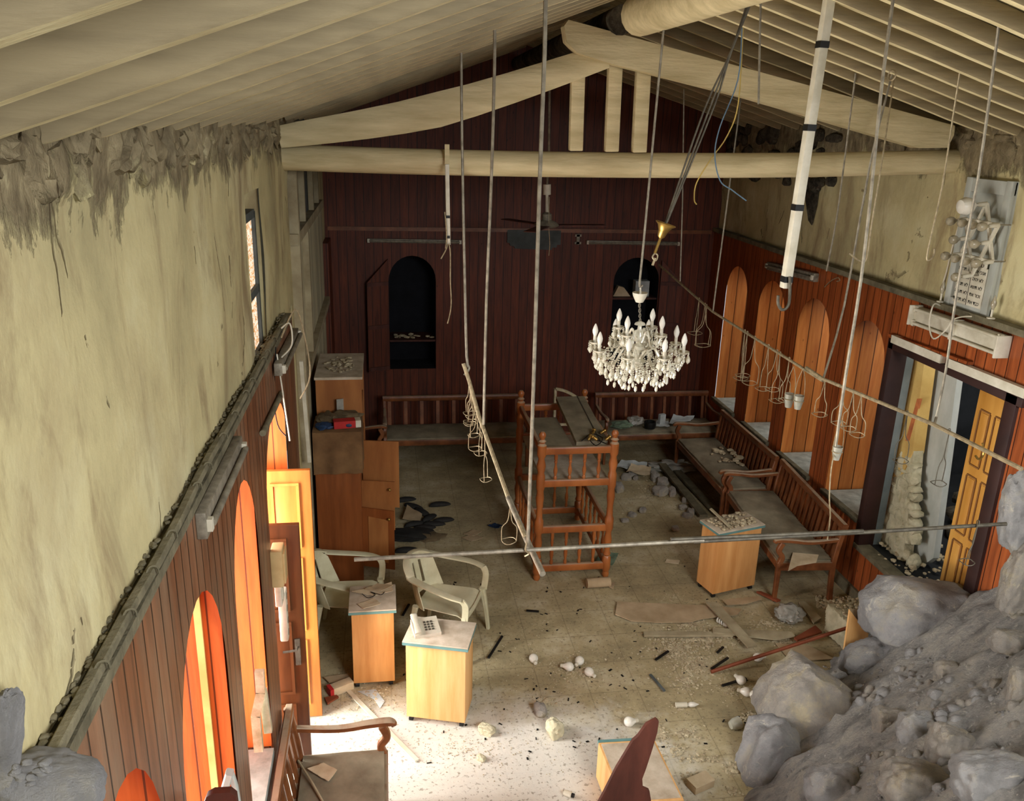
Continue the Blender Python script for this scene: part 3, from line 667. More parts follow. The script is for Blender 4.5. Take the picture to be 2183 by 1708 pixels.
obj('arched_frame', b, 'whitewood', label='white quarter arched window frame propped behind the reading desk', cat='frame')

# ------------------------------------------------------------------ pedestals
def pedestal(loc, rz, w, d, h, label, m, top='desktop', feet=True):
    t = thing('pedestal', label, 'pedestal', loc, rz)
    o = lambda n, b, m_, **k: obj(n, b, m_, t, world=False, **k)
    o('cabinet_body', B().box((0, 0, (h - .02 + .05) / 2), (w, d, h - .07), bev=.004), m)
    o('top', B().box((0, 0, h - .005), (w + .04, d + .04, .012), bev=.002), top)
    o('edge_band', B().box((0, 0, h - .022), (w + .042, d + .042, .022)), 'teal')
    for sx in (-1, 1):
        for sy in (-1, 1): o('caster', B().cyl((sx * (w / 2 - .03) - .015, sy * (d / 2 - .03), .022), (sx * (w / 2 - .03) + .015, sy * (d / 2 - .03), .022), .022), 'black')
    return t
def from_corners(fl, fr_, br):
    fl, fr_, br = V(fl), V(fr_), V(br); u = fr_ - fl; rz = math.atan2(u.y, u.x); w = u.length; n_ = V((-u.y, u.x, 0)).normalized(); d = abs((br - fr_).dot(n_)); c = (fl + fr_) / 2 + n_ * d / 2
    return c, rz, w, d
P1c = from_corners((.115, 5.44, 0), (.55, 5.31, 0), (.66, 5.56, 0)); pedestal(P1c[0], P1c[1], P1c[2], .30, .73, 'beech veneered pedestal with a desk telephone on top', 'maple')
PLc = from_corners((-.30, 5.88, 0), (.03, 5.88, 0), (.05, 6.2, 0)); pedestal(PLc[0], PLc[1], PLc[2], .34, .73, 'beech veneered pedestal with loose papers on top beside the open door', 'maple2')
PRc = from_corners((3.14, 6.84, 0), (3.63, 6.97, 0), (3.5, 7.3, 0)); pedestal(PRc[0], PRc[1], PRc[2], .27, .73, 'lone veneered pedestal covered with rubble in front of the right bench', 'maple2')
b = B()
c = PRc[0]; u = V((math.cos(PRc[1]), math.sin(PRc[1]), 0)); n_ = V((-u.y, u.x, 0))
for k_ in range(150):
    q = c + u * R_(-.23, .23) + n_ * R_(-.13, .13); s = R_(.012, .045); b.rock((q.x, q.y, .735 + s * .25), (s, s, s * .7), 400 + k_, 1, .3)
obj('debris', b, 'chips', label='layer of broken stone chips on top of the lone pedestal', cat='debris', kind='stuff')
q = c - u * .16; b = B(); b.bar((q.x - .05, q.y + .13, .84), (q.x + .07, q.y - .1, .75), .025, .014); obj('splinter', b, 'plank', label='wooden splinter sticking up from the rubble on the lone pedestal', cat='splinter')
# telephone
c = P1c[0]; u = V((math.cos(P1c[1]), math.sin(P1c[1]), 0)); n_ = V((-u.y, u.x, 0)); q = c - u * .11
t = thing('telephone', 'cream push button desk telephone on the beech pedestal', 'telephone', (q.x, q.y, .731), P1c[1] + .45)
o = lambda n, b, m_, **k: obj(n, b, m_, t, world=False, **k)
b = B(); b.prism([(-.1, -.09, .0), (-.1, -.09, .022), (-.1, .09, .055), (-.1, .09, 0)], (.2, 0, 0)); base_ = o('phone_base', b, 'white')
b = B(); b.sweep([(-.075, -.1, .05), (-.075, -.08, .06), (-.075, 0, .075), (-.075, .08, .085), (-.075, .1, .075)], [.045, .05, .035, .05, .045], [.03, .035, .02, .035, .03], smooth=4); o('handset', b, 'white')
for i in range(12): o('key', B().box((-.005 + (i % 3) * .026, -.045 + (i // 3) * .026, .035 + (i // 3) * .0048), (.016, .013, .008)), 'dsteel').parent = base_
sheet('paper_sheet', ((762, 1290), (775, 1300), (812, 1289), (798, 1277)), .735, 'paper', 'folded paper at the front edge of the pedestal beside the open door', 'paper', .01)
sheet('paper_sheet', ((750, 1265), (800, 1272), (838, 1262), (835, 1244)), .735, 'paper', 'brownish sheet under the other papers on the pedestal beside the open door', 'paper', .015)
sheet('paper_sheet', ((778, 1258), (812, 1262), (838, 1250), (805, 1246)), .75, 'card', 'small card lying crosswise on the papers of the door-side pedestal', 'paper', .012)
b = B(); b.tube([FL(*p, .755) for p in ((772, 1266), (785, 1275), (800, 1268), (790, 1262), (812, 1268), (820, 1262))], .003, 5, 5); obj('wire_tangle', b, 'black', label='small twist of dark wire on the papers of the door-side pedestal', cat='wire')

# ------------------------------------------------------------------ plastic garden chairs
def plastic_chair(label):
    """seat faces +x, origin on floor"""
    t = thing('garden_chair', label, 'chair'); o = lambda n, b, m_='chair', **k: obj(n, b, m_, t, world=False, **k)
    b = B(); b.grid((0, 0, 0), (0, 0, 0), (0, 0, 0), 14, 14, lambda s, q: V((-.22 + s * .46, (q - .5) * (.40 + .08 * s), .43 - .035 * (1 - (2 * q - 1) ** 2) * (1 - abs(2 * s - 1)) - (.05 * max(0, s - .85) / .15) ** 1 * .6))); b.solid(.008); o('seat', b)
    b = B()
    def bk(s, q):
        a = (s - .5) * 2.3; r = .26 - .03 * q
        return V((-.02 - r * math.cos(a) * 1.0 - .10 * q, r * math.sin(a) * 1.02, .42 + q * .36 - .10 * q * (abs(s - .5) * 2) ** 3))
    vs = [[b.bm.verts.new(bk(i / 18, j / 5)) for j in range(6)] for i in range(19)]
    for i in range(18):
        for j in range(5):
            if j in (1, 2, 3) and i in (5, 9, 12): continue
            b.bm.faces.new((vs[i][j], vs[i + 1][j], vs[i + 1][j + 1], vs[i][j + 1]))
    b.solid(.008); o('backrest', b)
    rim = []
    for k_ in range(13):
        a = (k_ / 12 - .5) * 2.3; rim.append((-.12 - .24 * math.cos(a), .27 * math.sin(a), .79 - .09 * abs(k_ / 6 - 1) ** 2))
    full = [(.23, -.30, .62), (.1, -.31, .65)] + rim + [(.1, .31, .65), (.23, .30, .62)]
    b = B(); b.sweep(full, [.06, .072, .075, .06, .05, .05, .05, .06, .075, .072, .06], .018, smooth=3); o('top_rim', b)
    for sy in (-1, 1):
        b = B(); b.sweep([(.23, sy * .30, .62), (.26, sy * .285, .56), (.25, sy * .265, .42)], .02, .055, up=(1, 0, 0), smooth=4); o('arm_support', b)
        b = B(); b.sweep([(.24, sy * .25, .44), (.27, sy * .28, .2), (.29, sy * .29, 0)], [.06, .045, .035], [.05, .035, .03], up=(1, 0, 0), smooth=3); o('leg', b)
        b = B(); b.sweep([(-.21, sy * .22, .44), (-.25, sy * .25, .2), (-.28, sy * .27, 0)], [.05, .04, .03], [.05, .035, .03], up=(1, 0, 0), smooth=3); o('leg', b)
    b = B(); b.sweep([(.235, -.25, .40), (.245, 0, .39), (.235, .25, .40)], .015, .05, smooth=3); o('apron', b)
    return t
ch = place(plastic_chair('cream plastic armchair standing behind the pedestal with the telephone'), (.50, 6.46, 0), -.42)
place(copy_tree(ch), (-.35, 6.62, 0), -.12, 'cream plastic armchair half hidden behind the pedestal beside the open door')

# ------------------------------------------------------------------ door leaves, left
def panel_door(name, label, loc, rz, w, h, m, mp, cols, rows, th=.04):
    t = thing(name, label, 'door', loc, rz); o = lambda n, b, m_, **k: obj(n, b, m_, t, world=False, **k)
    o('leaf', B().box((w / 2, 0, h / 2), (w, th, h), bev=.004), m)
    cw = (w - .09 * (cols + 1)) / cols; z = .12
    for i in range(cols):
        z = .13
        for rh in rows:
            hh = rh * (h - .13 - .1 * len(rows)); x0 = .09 + i * (cw + .09)
            for sgn in (-1, 1):
                b = B()
                y = sgn * (th / 2)
                b.box((x0 + cw / 2, y, z + hh / 2), (cw, .012, hh), bev=.003); 
                pn = o('raised_panel', b, mp)
                b = B(); e = .02
                for (c_, d_) in (((x0 + cw / 2, y * 1.12, z), (cw + e, .02, e)), ((x0 + cw / 2, y * 1.12, z + hh), (cw + e, .02, e)), ((x0, y * 1.12, z + hh / 2), (e, .023, hh - e)), ((x0 + cw, y * 1.12, z + hh / 2), (e, .023, hh - e))): b.box(c_, d_)
                mo = o('moulding', b, m); mo.parent = pn
            z += hh + .1
    return t
d1 = panel_door('panelled_door', 'sunlit orange panelled door leaf opened inward at the left doorway', (-1.15, 5.575, .01), .0, .62, 2.05, 'dooror', 'dooror', 2, (.34, .36, .30))
d2 = panel_door('panelled_door', 'dark shaded panelled door leaf with lever handle at the left doorway', (-1.16, 4.98, .01), .0, .60, 1.93, 'doordk', 'doordk', 2, (.30, .36, .34))
b = B(); b.box((.55, -.028, 1.0), (.035, .01, .2)); b.tube([(.55, -.03, 1.04), (.55, -.07, 1.04), (.46, -.075, 1.035)], .008, 8); obj('lever_handle', b, 'dsteel', d2, world=False)

# electrical fittings beside the left doorway
def onwall(px, w, h, d):      # box on the left panelling at a pixel
    p = AX(*px, xl(4.5) + .01); return p
p = AX(580, 1205, xl(4.45)); b = B(); b.box((p.x + .035, p.y, p.z), (.07, .13, .24), bev=.008); b.box((p.x + .075, p.y, p.z), (.014, .11, .2), bev=.004); obj('junction_box', b, 'plastbox', label='yellowed junction box on the panelling beside the left doorway', cat='junction box')
p = AX(588, 1262, xl(4.45)); b = B(); b.box((p.x + .02, p.y, p.z), (.04, .1, .16), bev=.006); b.box((p.x + .042, p.y, p.z), (.008, .05, .08)); obj('wall_switch', b, 'white', label='grey white wall switch under the yellowed junction box', cat='switch')
p = AX(596, 1310, xl(4.4)); t = thing('socket_strip', 'white socket strip fixed upright below the wall switch', 'socket strip', p)
obj('strip_body', B().box((.025, 0, 0), (.05, .08, .36), bev=.01), 'white', t, world=False)
for i in range(4): obj('socket_hole', B().cyl((.045, 0, -.13 + i * .087), (.052, 0, -.13 + i * .087), .022), 'steel', t, world=False)

# cable tray and coils on the left ledge
b = B(); pts = [V((xl(yy) - .016 + .01 * noise.noise(V((yy * 1.3, 0, 0))), yy, 3.045 + .012 * noise.noise(V((yy * 1.7, 4, 0))))) for yy in [.5 + .29 * i for i in range(20)]]
b.sweep(pts, .03, .03); obj('cable_duct', b, 'ledge', label='grey dust covered cable duct lying along the top of the left panelling', cat='cable duct')
for i in range(16):
    yy = 1.3 + i * .29 + R_(-.08, .08); x0 = xl(yy)
    b = B(); a = R_(0, 6); b.tube([(x0 - .02, yy - .015, 3.05), (x0 - .008, yy - .006, 3.072), (x0 + .01, yy + .006, 3.066), (x0 + .012, yy + .012, 3.04)], .0035, 6, 3); obj('cable_clip', b, 'ledge', label='curled cable clip standing on the left wall ledge', cat='clip', group='cable clips along the left ledge')
b = B()
for k_ in range(330):
    yy = R_(.7, 6.1); s = R_(.005, .03) * R_(.6, 1.1); b.rock((xl(yy) - R_(.036, .062), yy, 3.045 + s * .2), (s, s * 1.3, s * .7), k_ + 700, 1, .35)
obj('debris', b, 'ledge', label='crumbled plaster piled between duct and plaster on the left ledge', cat='debris', kind='stuff')

# ------------------------------------------------------------------ fluorescent fittings
def tube_light(name, label, p, q, nrm, tubes=1, w=.10, dep=.06, cat='light fitting', m='white'):
    p, q, n_ = V(p), V(q), V(nrm); L = (q - p).length; ax = (q - p).normalized(); up = ax.cross(n_).normalized()
    if up.z < 0: up = -up
    t = thing(name, label, cat, (p + q) / 2)
    obj('housing', B().bar(p + n_ * dep / 2, q + n_ * dep / 2, dep, w, up=up, bev=.006), m, t)
    for i in range(tubes):
        off = up * ((i - (tubes - 1) / 2) * w * .8) + n_ * (dep + .016)
        obj('tube', B().cyl(p + ax * .03 + off, q - ax * .03 + off, .014), m, t)
        for e in (p + ax * .02, q - ax * .02): obj('end_holder', B().box(e + off - n_ * .012, (.03, .03, .05)), 'white', t)
    return t
tube_light('fluorescent_light', 'fluorescent fitting on the back wall above the left niche', (-.2, YB, 2.87), (1.04, YB, 2.86), (0, -1, 0), 1, .05, .04, m='steel')
tube_light('fluorescent_light', 'fluorescent fitting on the back wall above the right niche', (2.73, YB, 2.87), (4.05, YB, 2.86), (0, -1, 0), 1, .05, .04, m='steel')
tube_light('fluorescent_light', 'fluorescent fitting high on the right panelling near the back corner', (XR, 8.3, 2.92), (XR, 9.45, 2.86), (-1, 0, 0), 1, .09, .06, m='steel')
t = tube_light('fluorescent_light', 'white twin tube fitting on the right panelling above the opening', (XR, 5.42, 2.93), (XR, 6.5, 2.92), (-1, 0, 0), 2, .15, .07)
for yy in (5.42, 6.5): obj('end_plate', B().box((XR - .06, yy, 2.925), (.12, .02, .17), bev=.004), 'white', t)
obj('mid_clip', B().box((XR - .055, 5.96, 2.925), (.1, .025, .16)), 'white', t)
t = tube_light('fluorescent_light', 'dusty double trough fitting on the left panelling nearest the viewer', (xl(3) , 2.98, 2.93), (xl(3.9), 3.80, 2.93), (1, 0, 0), 1, .11, .04, m='steel')
tube_light('fluorescent_light', 'dusty narrow fitting on the left panelling beyond the doorway', (XL, 5.1, 2.92), (XL, 6.2, 2.88), (1, 0, 0), 1, .08, .05, m='steel')
# loose wires at the left ledge
for i, (pp, lab) in enumerate(((((590, 755), (600, 820), (612, 900), (618, 940)), 'white cable dangling in front of the lit left doorway arch'), (((600, 720), (630, 660), (650, 720), (661, 800), (640, 850)), 'thin cable looping from the left ledge across the white boards'), (((588, 740), (584, 840), (592, 905), (610, 930)), 'dark cable drooping in front of the lit left doorway arch'), (((600, 700), (618, 690), (622, 735), (600, 762)), 'white cable loop hanging off the end of the left ledge'))):
    b = B(); b.tube([AY(*p, 5.2) for p in pp], .005 if i != 2 else .004, 6, 5); obj('loose_cable', b, ('white', 'wire', 'black', 'white')[i], label=lab, cat='cable')
b = B(); b.bar(AX(642, 770, -.66), AX(660, 985, -.66), .02, .03, up=(1, 0, 0)); obj('trim_9', b, 'white', kind='structure')
b = B(); b.cyl(AX(560, 924, xl(4.6) + .02), AX(600, 838, xl(5.2) + .02), .018); obj('pipe_end', b, 'ledge', label='grey pipe slanting along the top of the left doorway arch', cat='pipe')

# white broken wood pieces in the left windows
b = B(); pp = [AY(*p, 3.72) for p in ((553, 1430), (556, 1475), (545, 1525), (552, 1600))]; [b.bar(u_, v_, .045, .03, up=(0, 1, 0)) for u_, v_ in zip(pp, pp[1:])]; b.bar(AY(560, 1470, 3.76), AY(572, 1560, 3.76), .04, .03, up=(0, 1, 0))
obj('broken_wood', b, 'whitewood', label='splintered white painted wood standing in the third left window', cat='wood')
b = B(); pp = [AY(*p, 2.75) for p in ((490, 1646), (480, 1680), (470, 1716))]; b.sweep(pp, .03, .04, up=(0, 1, 0)); b.sweep([AY(492, 1648, 2.75), AY(502, 1680, 2.75), AY(508, 1716, 2.75)], .02, .03, up=(0, 1, 0))
obj('broken_wood', b, 'greywhite', label='grey white bent wood strip at the bottom edge beside the left panelling', cat='wood')
b = B(); pp = [AY(*p, 2.55) for p in ((428, 1730), (440, 1700), (455, 1692), (490, 1690), (503, 1700), (508, 1735))]; b.prism(pp, (0, .03, 0)); obj('wood_fragment', b, 'brownwd', label='rounded red brown wood fragment poking up at the bottom left', cat='wood')

# ------------------------------------------------------------------ bookcase and draped cabinet, left back
t = thing('bookcase', 'tall tan bookcase standing against the white boards at the left', 'bookcase', (-.45, 8.45, 0))
x0, x1, y0, y1, h = -.67, -.23, 8.02, 8.88, 1.97
obj('side_panel', B().box(((x0 + x1) / 2, y0, h / 2), (x1 - x0, .02, h)), 'cabflat', t); obj('side_panel', B().box(((x0 + x1) / 2, y1, h / 2), (x1 - x0, .02, h)), 'cabflat', t)
obj('back_panel', B().box((x0 + .01, (y0 + y1) / 2, h / 2), (.012, y1 - y0, h)), 'cabflat', t)
obj('top_board', B().box(((x0 + x1) / 2, (y0 + y1) / 2, h + .01), (x1 - x0 + .02, y1 - y0 + .03, .025)), 'desktop', t)
for z in (.08, .45, .82, 1.2, 1.58): obj('shelf', B().box(((x0 + x1) / 2, (y0 + y1) / 2, z), (x1 - x0 - .02, y1 - y0 - .02, .02)), 'cabflat', t)
b = B(); pile(b, -.45, 8.45, 1.995, .15, .32, 60, .02, .06, 900); obj('debris', b, 'chips', label='plaster crumbs on top of the tall bookcase', cat='debris', kind='stuff')
t = thing('cabinet', 'reddish wooden cabinet under a brown dust sheet with its doors ajar', 'cabinet', (-.45, 7.78, 0))
x0, x1, y0, y1, h = -.67, -.25, 7.54, 7.99, 1.60
obj('cabinet_body', B().box(((x0 + x1) / 2, (y0 + y1) / 2, h / 2), (x1 - x0, y1 - y0, h)), 'cabwood', t)
def cdoor(y, xa, xb, z0, z1, m, lab, knob=True, sk=0):
    b = B(); b.prism([(xa, y, z0 - sk), (xb, y - .06, z0), (xb, y - .06, z1), (xa, y, z1 - sk)], (0, .018, 0)); dd = obj('door', b, m, t)
    if m == 'cabwood':
        b = B(); w_ = xb - xa
        b.prism([(xa + .06, y - .02, z0 + .08 - sk), (xb - .06, y - .062, z0 + .08), (xb - .06, y - .062, z1 - .09), (xa + .06, y - .02, z1 - .09 - sk)], (0, .01, 0)); pn = obj('door_panel', b, 'cabflat', t); pn.parent = dd
    if knob: k2 = obj('knob', B().ball((xb - .05, y - .085, z1 - .07), .016), 'brass', t); k2.parent = dd
cdoor(7.60, -.25, .06, .12, .76, 'cabwood', '', sk=-.03)
cdoor(7.72, -.25, .07, .50, 1.02, 'cabflat', '')
cdoor(7.98, -.24, .12, .62, 1.34, 'cabflat', '', knob=False)
b = B()
def drape(s, q):
    # q: 0 back top .. 1 hem on the front side; s across x
    x = x0 - .01 + s * (x1 - x0 + .03); w_ = q * (.45 + .42)
    if w_ < .45: p = V((x, y1 - w_ + .0, h + .012))
    else:
        e = w_ - .45; p = V((x + .006 * math.sin(s * 9), y0 - .02 - .012 * e / .42 * (1 + math.sin(s * 14 + e * 5)), h + .01 - e))
    return p + V((0, 0, .006 * noise.noise(V((s * 7, q * 7, 2)))))
b.grid((0, 0, 0), (0, 0, 0), (0, 0, 0), 30, 40, drape)
b.grid((0, 0, 0), (0, 0, 0), (0, 0, 0), 20, 16, lambda s, q: V((x1 + .018 + .012 * math.sin(s * 13) * q, y0 - .02 + s * (y1 - y0 + .02), h + .01 - q * (.40 + .06 * noise.noise(V((s * 4, 1, 1)))))))
b.solid(.004); obj('dust_sheet', b, 'cloth', label='brown dust sheet draped over the reddish cabinet', cat='cloth')
p = V((-.36, 7.64, h + .015)); b = B(); b.box((p.x - .03, p.y, p.z + .035), (.2, .1, .07), .15); ob = obj('carton', b, 'red', label='red carton with a white flap lying on the draped cabinet', cat='box')
b = B(); b.box((p.x + .095, p.y + .02, p.z + .035), (.05, .1, .068), .15); obj('box_flap', b, 'white', ob)
b = B(); b.ball((p.x + .015, p.y - .052, p.z + .03), .022, (1.3, .25, .8)); obj('printed_patch', b, 'blue', ob)
crumple('crumpled_paper', (-.40, 7.86, h + .01), (.34, .2, .09), 71, 'brownbag', 'crumpled brown paper behind the red carton', 'paper')
crumple('crumpled_paper', (-.56, 7.78, h + .01), (.2, .26, .10), 72, 'brownbag', 'crumpled brown paper at the wall side of the draped cabinet', 'paper')
crumple('plastic_bag', (-.58, 7.62, h + .01), (.16, .14, .06), 73, 'blue', 'dark blue plastic bag on the corner of the draped cabinet', 'bag')
b = B(); b.box((-.44, 7.95, h + .11), (.07, .012, .16), .4, bev=.002); obj('picture_card', b, 'bag', label='small clear framed card standing against the tall bookcase', cat='card')

# shoes, cloths and papers on the dark floor beside the cabinet
def shoe(px, rz, label, grp):
    p = FL(*px); b = B(); b.grid((0, 0, 0), (0, 0, 0), (0, 0, 0), 12, 1, lambda s, q: V((0, 0, 0))) if False else None
    pr = []
    for i in range(13):
        s = i / 12; x = (s - .5) * .27; e_ = math.sqrt(max(.02, 1 - ((s - .5) / .505) ** 2)); w = .05 * e_ * (.82 + .3 * s); hh = (.075 - .03 * s) * e_ ** .6
        pr.append(b.ring([V((x, w * math.cos(a), max(0, hh * (.5 + .5 * math.sin(a)) - .01))) for a in [2 * PI * k_ / 10 for k_ in range(10)]]))
    b.skin(pr); bmesh.ops.transform(b.bm, matrix=Mx.Translation((p.x, p.y, .001)) @ Mx.Rotation(rz, 4, 'Z'), verts=b.bm.verts)
    return obj('shoe', b, 'shoe', label=label, cat='shoe', group=grp)
for px, rz in (((865, 1068), .3), ((882, 1083), -.6), ((900, 1095), -.9), ((938, 1078), .2), ((915, 1107), .9), ((945, 1112), .3), ((925, 1120), .1), ((885, 1120), .4), ((905, 1128), .2), ((868, 1176), .1)):
    shoe(px, rz, 'dark dusty shoe lying on the floor beside the open cabinet doors', 'shoes on the floor by the cabinet')
crumple('crumpled_cloth', FL(875, 1145), (.5, .3, .07), 81, 'shoe', 'dark crumpled cloth on the floor beside the open cabinet doors', 'cloth')
crumple('crumpled_cloth', FL(905, 1148), (.4, .22, .05), 82, 'brownbag', 'brown crumpled cloth on the floor right of the dark one', 'cloth')
sheet('cardboard_sheet', ((858, 1108), (895, 1112), (900, 1098), (868, 1080)), .06, 'card', 'brown cardboard lying over the shoes by the cabinet doors', 'cardboard', .02)
for px, lab in ((((985, 1148), (1005, 1155), (1030, 1148), (1008, 1138)), 'thin pale booklet on the floor left of the reading desk, front one'), (((988, 1140), (1010, 1144), (1028, 1134), (1008, 1130)), 'thin pale booklet on the floor left of the reading desk, back one')): sheet('booklet', px, .008, 'card', lab, 'booklet', .006)
sheet('cloth_scrap', ((1040, 1124), (1060, 1130), (1072, 1124), (1055, 1118)), .005, 'blue', 'dark blue scrap on the floor left of the reading desk', 'scrap', .03)

# ------------------------------------------------------------------ rods, poles and cup holders
def rod(name, label, pts, r, m='steel', n=6, smooth=0, cat='rod', group=None):
    b = B(); b.tube(pts, r, n, smooth); return obj(name, b, m, label=label, cat=cat, group=group)
cA = CEL(983, 115)
rod('hanging_rod', 'thin rod hanging from the left roof slope to the top of the tilted pole', [cA + V((0, 0, .06)), AY(985, 300, 5.68), AY(991, 600, 5.56), AY(995, 760, 5.52), AY(1000, 785, 5.5), AY(990, 800, 5.5)], .009, smooth=3)
cB = CEL(1055, 65)
rod('hanging_rod', 'thin rod hanging just right of the tilted pole and its wire cages', [cB + V((-.02, 0, .07)), cB, AY(1048, 370, 4.5), AY(1037, 640, 4.7), AY(1031, 905, 4.85)], .008, smooth=3)
cC = CEL(1163, 0)
rod('hanging_rod', 'thick rod hanging down the middle to the low horizontal pole', [cC + V((-.05, -.05, .12)), cC, AY(1150, 400, 3.55), AY(1138, 800, 3.7), AY(1125, 1168, 3.8)], .0085, smooth=3)
rod('twisted_wire', 'twisted wire binding the thick middle rod to the tilted pole', [AY(1125, 1150, 3.8), AY(1120, 1172, 3.78), AY(1128, 1180, 3.78), AY(1119, 1186, 3.8)], .005, 'wire', 5, 4, 'wire')
# tilted pole
rod('tilted_pole', 'tilted metal pole hung from a rod, with wire cages on its upper half', [AY(988, 775, 5.5), AY(1000, 812, 5.46), AY(1022, 890, 5.3), AY(1085, 1065, 4.5), AY(1120, 1145, 4.1)], .013, 'wire', 8)
rod('tilted_pole', 'short pale pole end sleeved onto the bottom of the tilted pole', [AY(1084, 1062, 4.5), AY(1118, 1140, 4.14), AY(1157, 1224, 3.8)], .017, 'steel', 10)
# low horizontal pole
yP = 3.8
rod('horizontal_pole', 'long low pole crossing from the cabinet to the rubble, left piece', [AY(755, 1193, yP), AY(1100, 1174, yP), AY(1500, 1152, yP)], .011, 'steel', 8)
rod('horizontal_pole', 'long low pole crossing in front of the lone pedestal, right piece', [AY(1430, 1150, yP - .02), AY(1840, 1132, yP - .02)], .010, 'dsteel', 8)
rod('horizontal_pole', 'low pole piece running from the right bench into the rubble', [AY(1480, 1155, yP + .02), AY(1840, 1135, yP + .02), AY(2145, 1117, yP + .02)], .011, 'dsteel', 8)
# long diagonal pole
DP = [AX(1405, 565, 3.0), AX(1520, 665, 3.0), AX(1754, 812, 3.03), AX(1990, 905, 3.05), AX(2178, 1000, 3.1)]
rod('diagonal_pole', 'long diagonal pole hung on rods in front of the right arches', DP[:3], .011, 'wire', 8)
rod('diagonal_pole', 'diagonal pole continuing past the right opening to the frame edge', [DP[2].lerp(DP[1], .12) + V((0, 0, .02)), DP[2] + V((0, 0, .014)), DP[3], DP[4]], .012, 'wire', 8)
rod('hanging_rod', 'thin rod carrying the far end of the diagonal pole beside the right wall niche', [DP[1] + V((.06, 0, 2.2)), AY(1523, 640, DP[1].y), DP[1]], .007)
rod('hanging_rod', 'very thin rod hanging in front of the right wall niche shutter', [AY(1458, 190, 7.6), AY(1455, 430, 7.6), AY(1450, 600, 7.6)], .006)
def cD(px, py, d=.0): return CER(px, py) + V((0, 0, .05))
rod('hanging_rod', 'thin rod from the right roof slope ending above the fluorescent fitting near the corner', [cD(1822, 172), AY(1800, 345, 6.3), AY(1783, 470, 6.4), AY(1762, 578, 6.5)], .007, smooth=3)
rod('hanging_rod', 'bent rod from a ring on the roof to the middle of the diagonal pole', [cD(1903, 160), AY(1855, 350, 5.5), AY(1800, 650, 5.6), DP[2] + V((0, 0, .01))], .008, smooth=3)
rod('hook_wire', 'thin wire with a wide open hook hanging beside the bent rod', [cD(1906, 165), AY(1880, 345, 5.4), AY(1858, 480, 5.4), AY(1848, 548, 5.4), AY(1836, 558, 5.4), AY(1810, 540, 5.4)], .006, 'wire', 6, 3, 'hook')
b = B(); b.lathe([(.0, 0)] and [(.03, -.006), (.036, 0), (.03, .006), (.024, 0), (.03, -.006)], CER(1903, 150) - V((0, 0, .03)), 16, (1, .3, 0), caps=False); obj('roof_ring', b, 'wire', label='wire ring on the right roof slope holding two rods', cat='ring')
rod('hook_wire', 'straight wire with a narrow hook hanging left of the star panel', [cD(2043, 172), AY(2030, 260, 5.15), AY(2008, 400, 5.15), AY(1978, 535, 5.15), AY(1979, 555, 5.15), AY(1990, 545, 5.15), AY(1992, 530, 5.15)], .006, 'wire', 6, 3, 'hook')
rod('hanging_rod', 'rod passing in front of the star panel down to the diagonal pole', [cD(2125, 75), AY(2117, 150, 4.15), AY(2085, 380, 4.2), AY(2040, 620, 4.3), AY(2018, 780, 4.35), AY(1996, 890, 4.41), DP[3]], .008, smooth=3)
rod('hanging_rod', 'thick rod hanging between the square tube and the star panel, cup at its end', [AY(1908, -30, 4.2), AY(1880, 180, 4.2), AY(1858, 400, 4.2), AY(1835, 600, 4.2), AY(1803, 800, 4.2), AY(1779, 970, 4.2)], .0095, smooth=3)
rod('loose_wire', 'kinked wire dangling below the thick rod down to the low pole', [AY(1779, 965, 4.2), AY(1772, 1000, 4.15), AY(1768, 1060, 4.1), AY(1770, 1100, 4.0), AY(1764, 1150, 3.85)], .004, 'wire', 5, 3, 'wire')
rod('hanging_rod', 'short rod stub hanging from the right roof slope above the truss timber', [cD(1620, 4), AY(1619, 120, 5.1), AY(1617, 222, 5.1)], .007)
rod('loose_wire', 'blue insulated wire curling loosely across the tie beam', [AY(1582, 60, 5.0), AY(1573, 170, 5.0), AY(1535, 270, 5.0), AY(1524, 330, 5.0), AY(1535, 385, 5.0), AY(1560, 405, 5.0), AY(1591, 428, 5.0)], .004, 'bluewire', 5, 5, 'wire')
rod('loose_wire', 'yellowish loose wire hanging past the tie beam left of the blue one', [AY(1584, 60, 5.02), AY(1574, 220, 5.02), AY(1550, 290, 5.02), AY(1515, 340, 5.02), AY(1485, 390, 5.02), AY(1480, 425, 5.02), AY(1485, 436, 5.02)], .004, 'yellowwire', 5, 5, 'wire')
# square tube with hook
t = thing('square_tube', 'white square conduit hanging from the roof with a dark hook at its foot', 'conduit', AY(1672, 620, 4.62))
p0, p1 = CER(1757, 0) + V((.02, -.02, .1)), AY(1674, 614, 4.62)
obj('tube_body', B().bar(p0, p1, .05, .05, bev=.004), 'white', t)
for py in (82, 253, 427, 592):
    a = p0.lerp(p1, max(.02, (py + 40) / 660)); obj('tape_band', B().bar(a, a + (p1 - p0).normalized() * .035, .053, .053), 'black', t)
obj('hook', B().tube([AY(1684, 590, 4.58), AY(1683, 640, 4.58), AY(1676, 657, 4.58), AY(1666, 660, 4.58), AY(1659, 648, 4.58), AY(1659, 630, 4.58)], .009, 8, 5), 'dsteel', t)
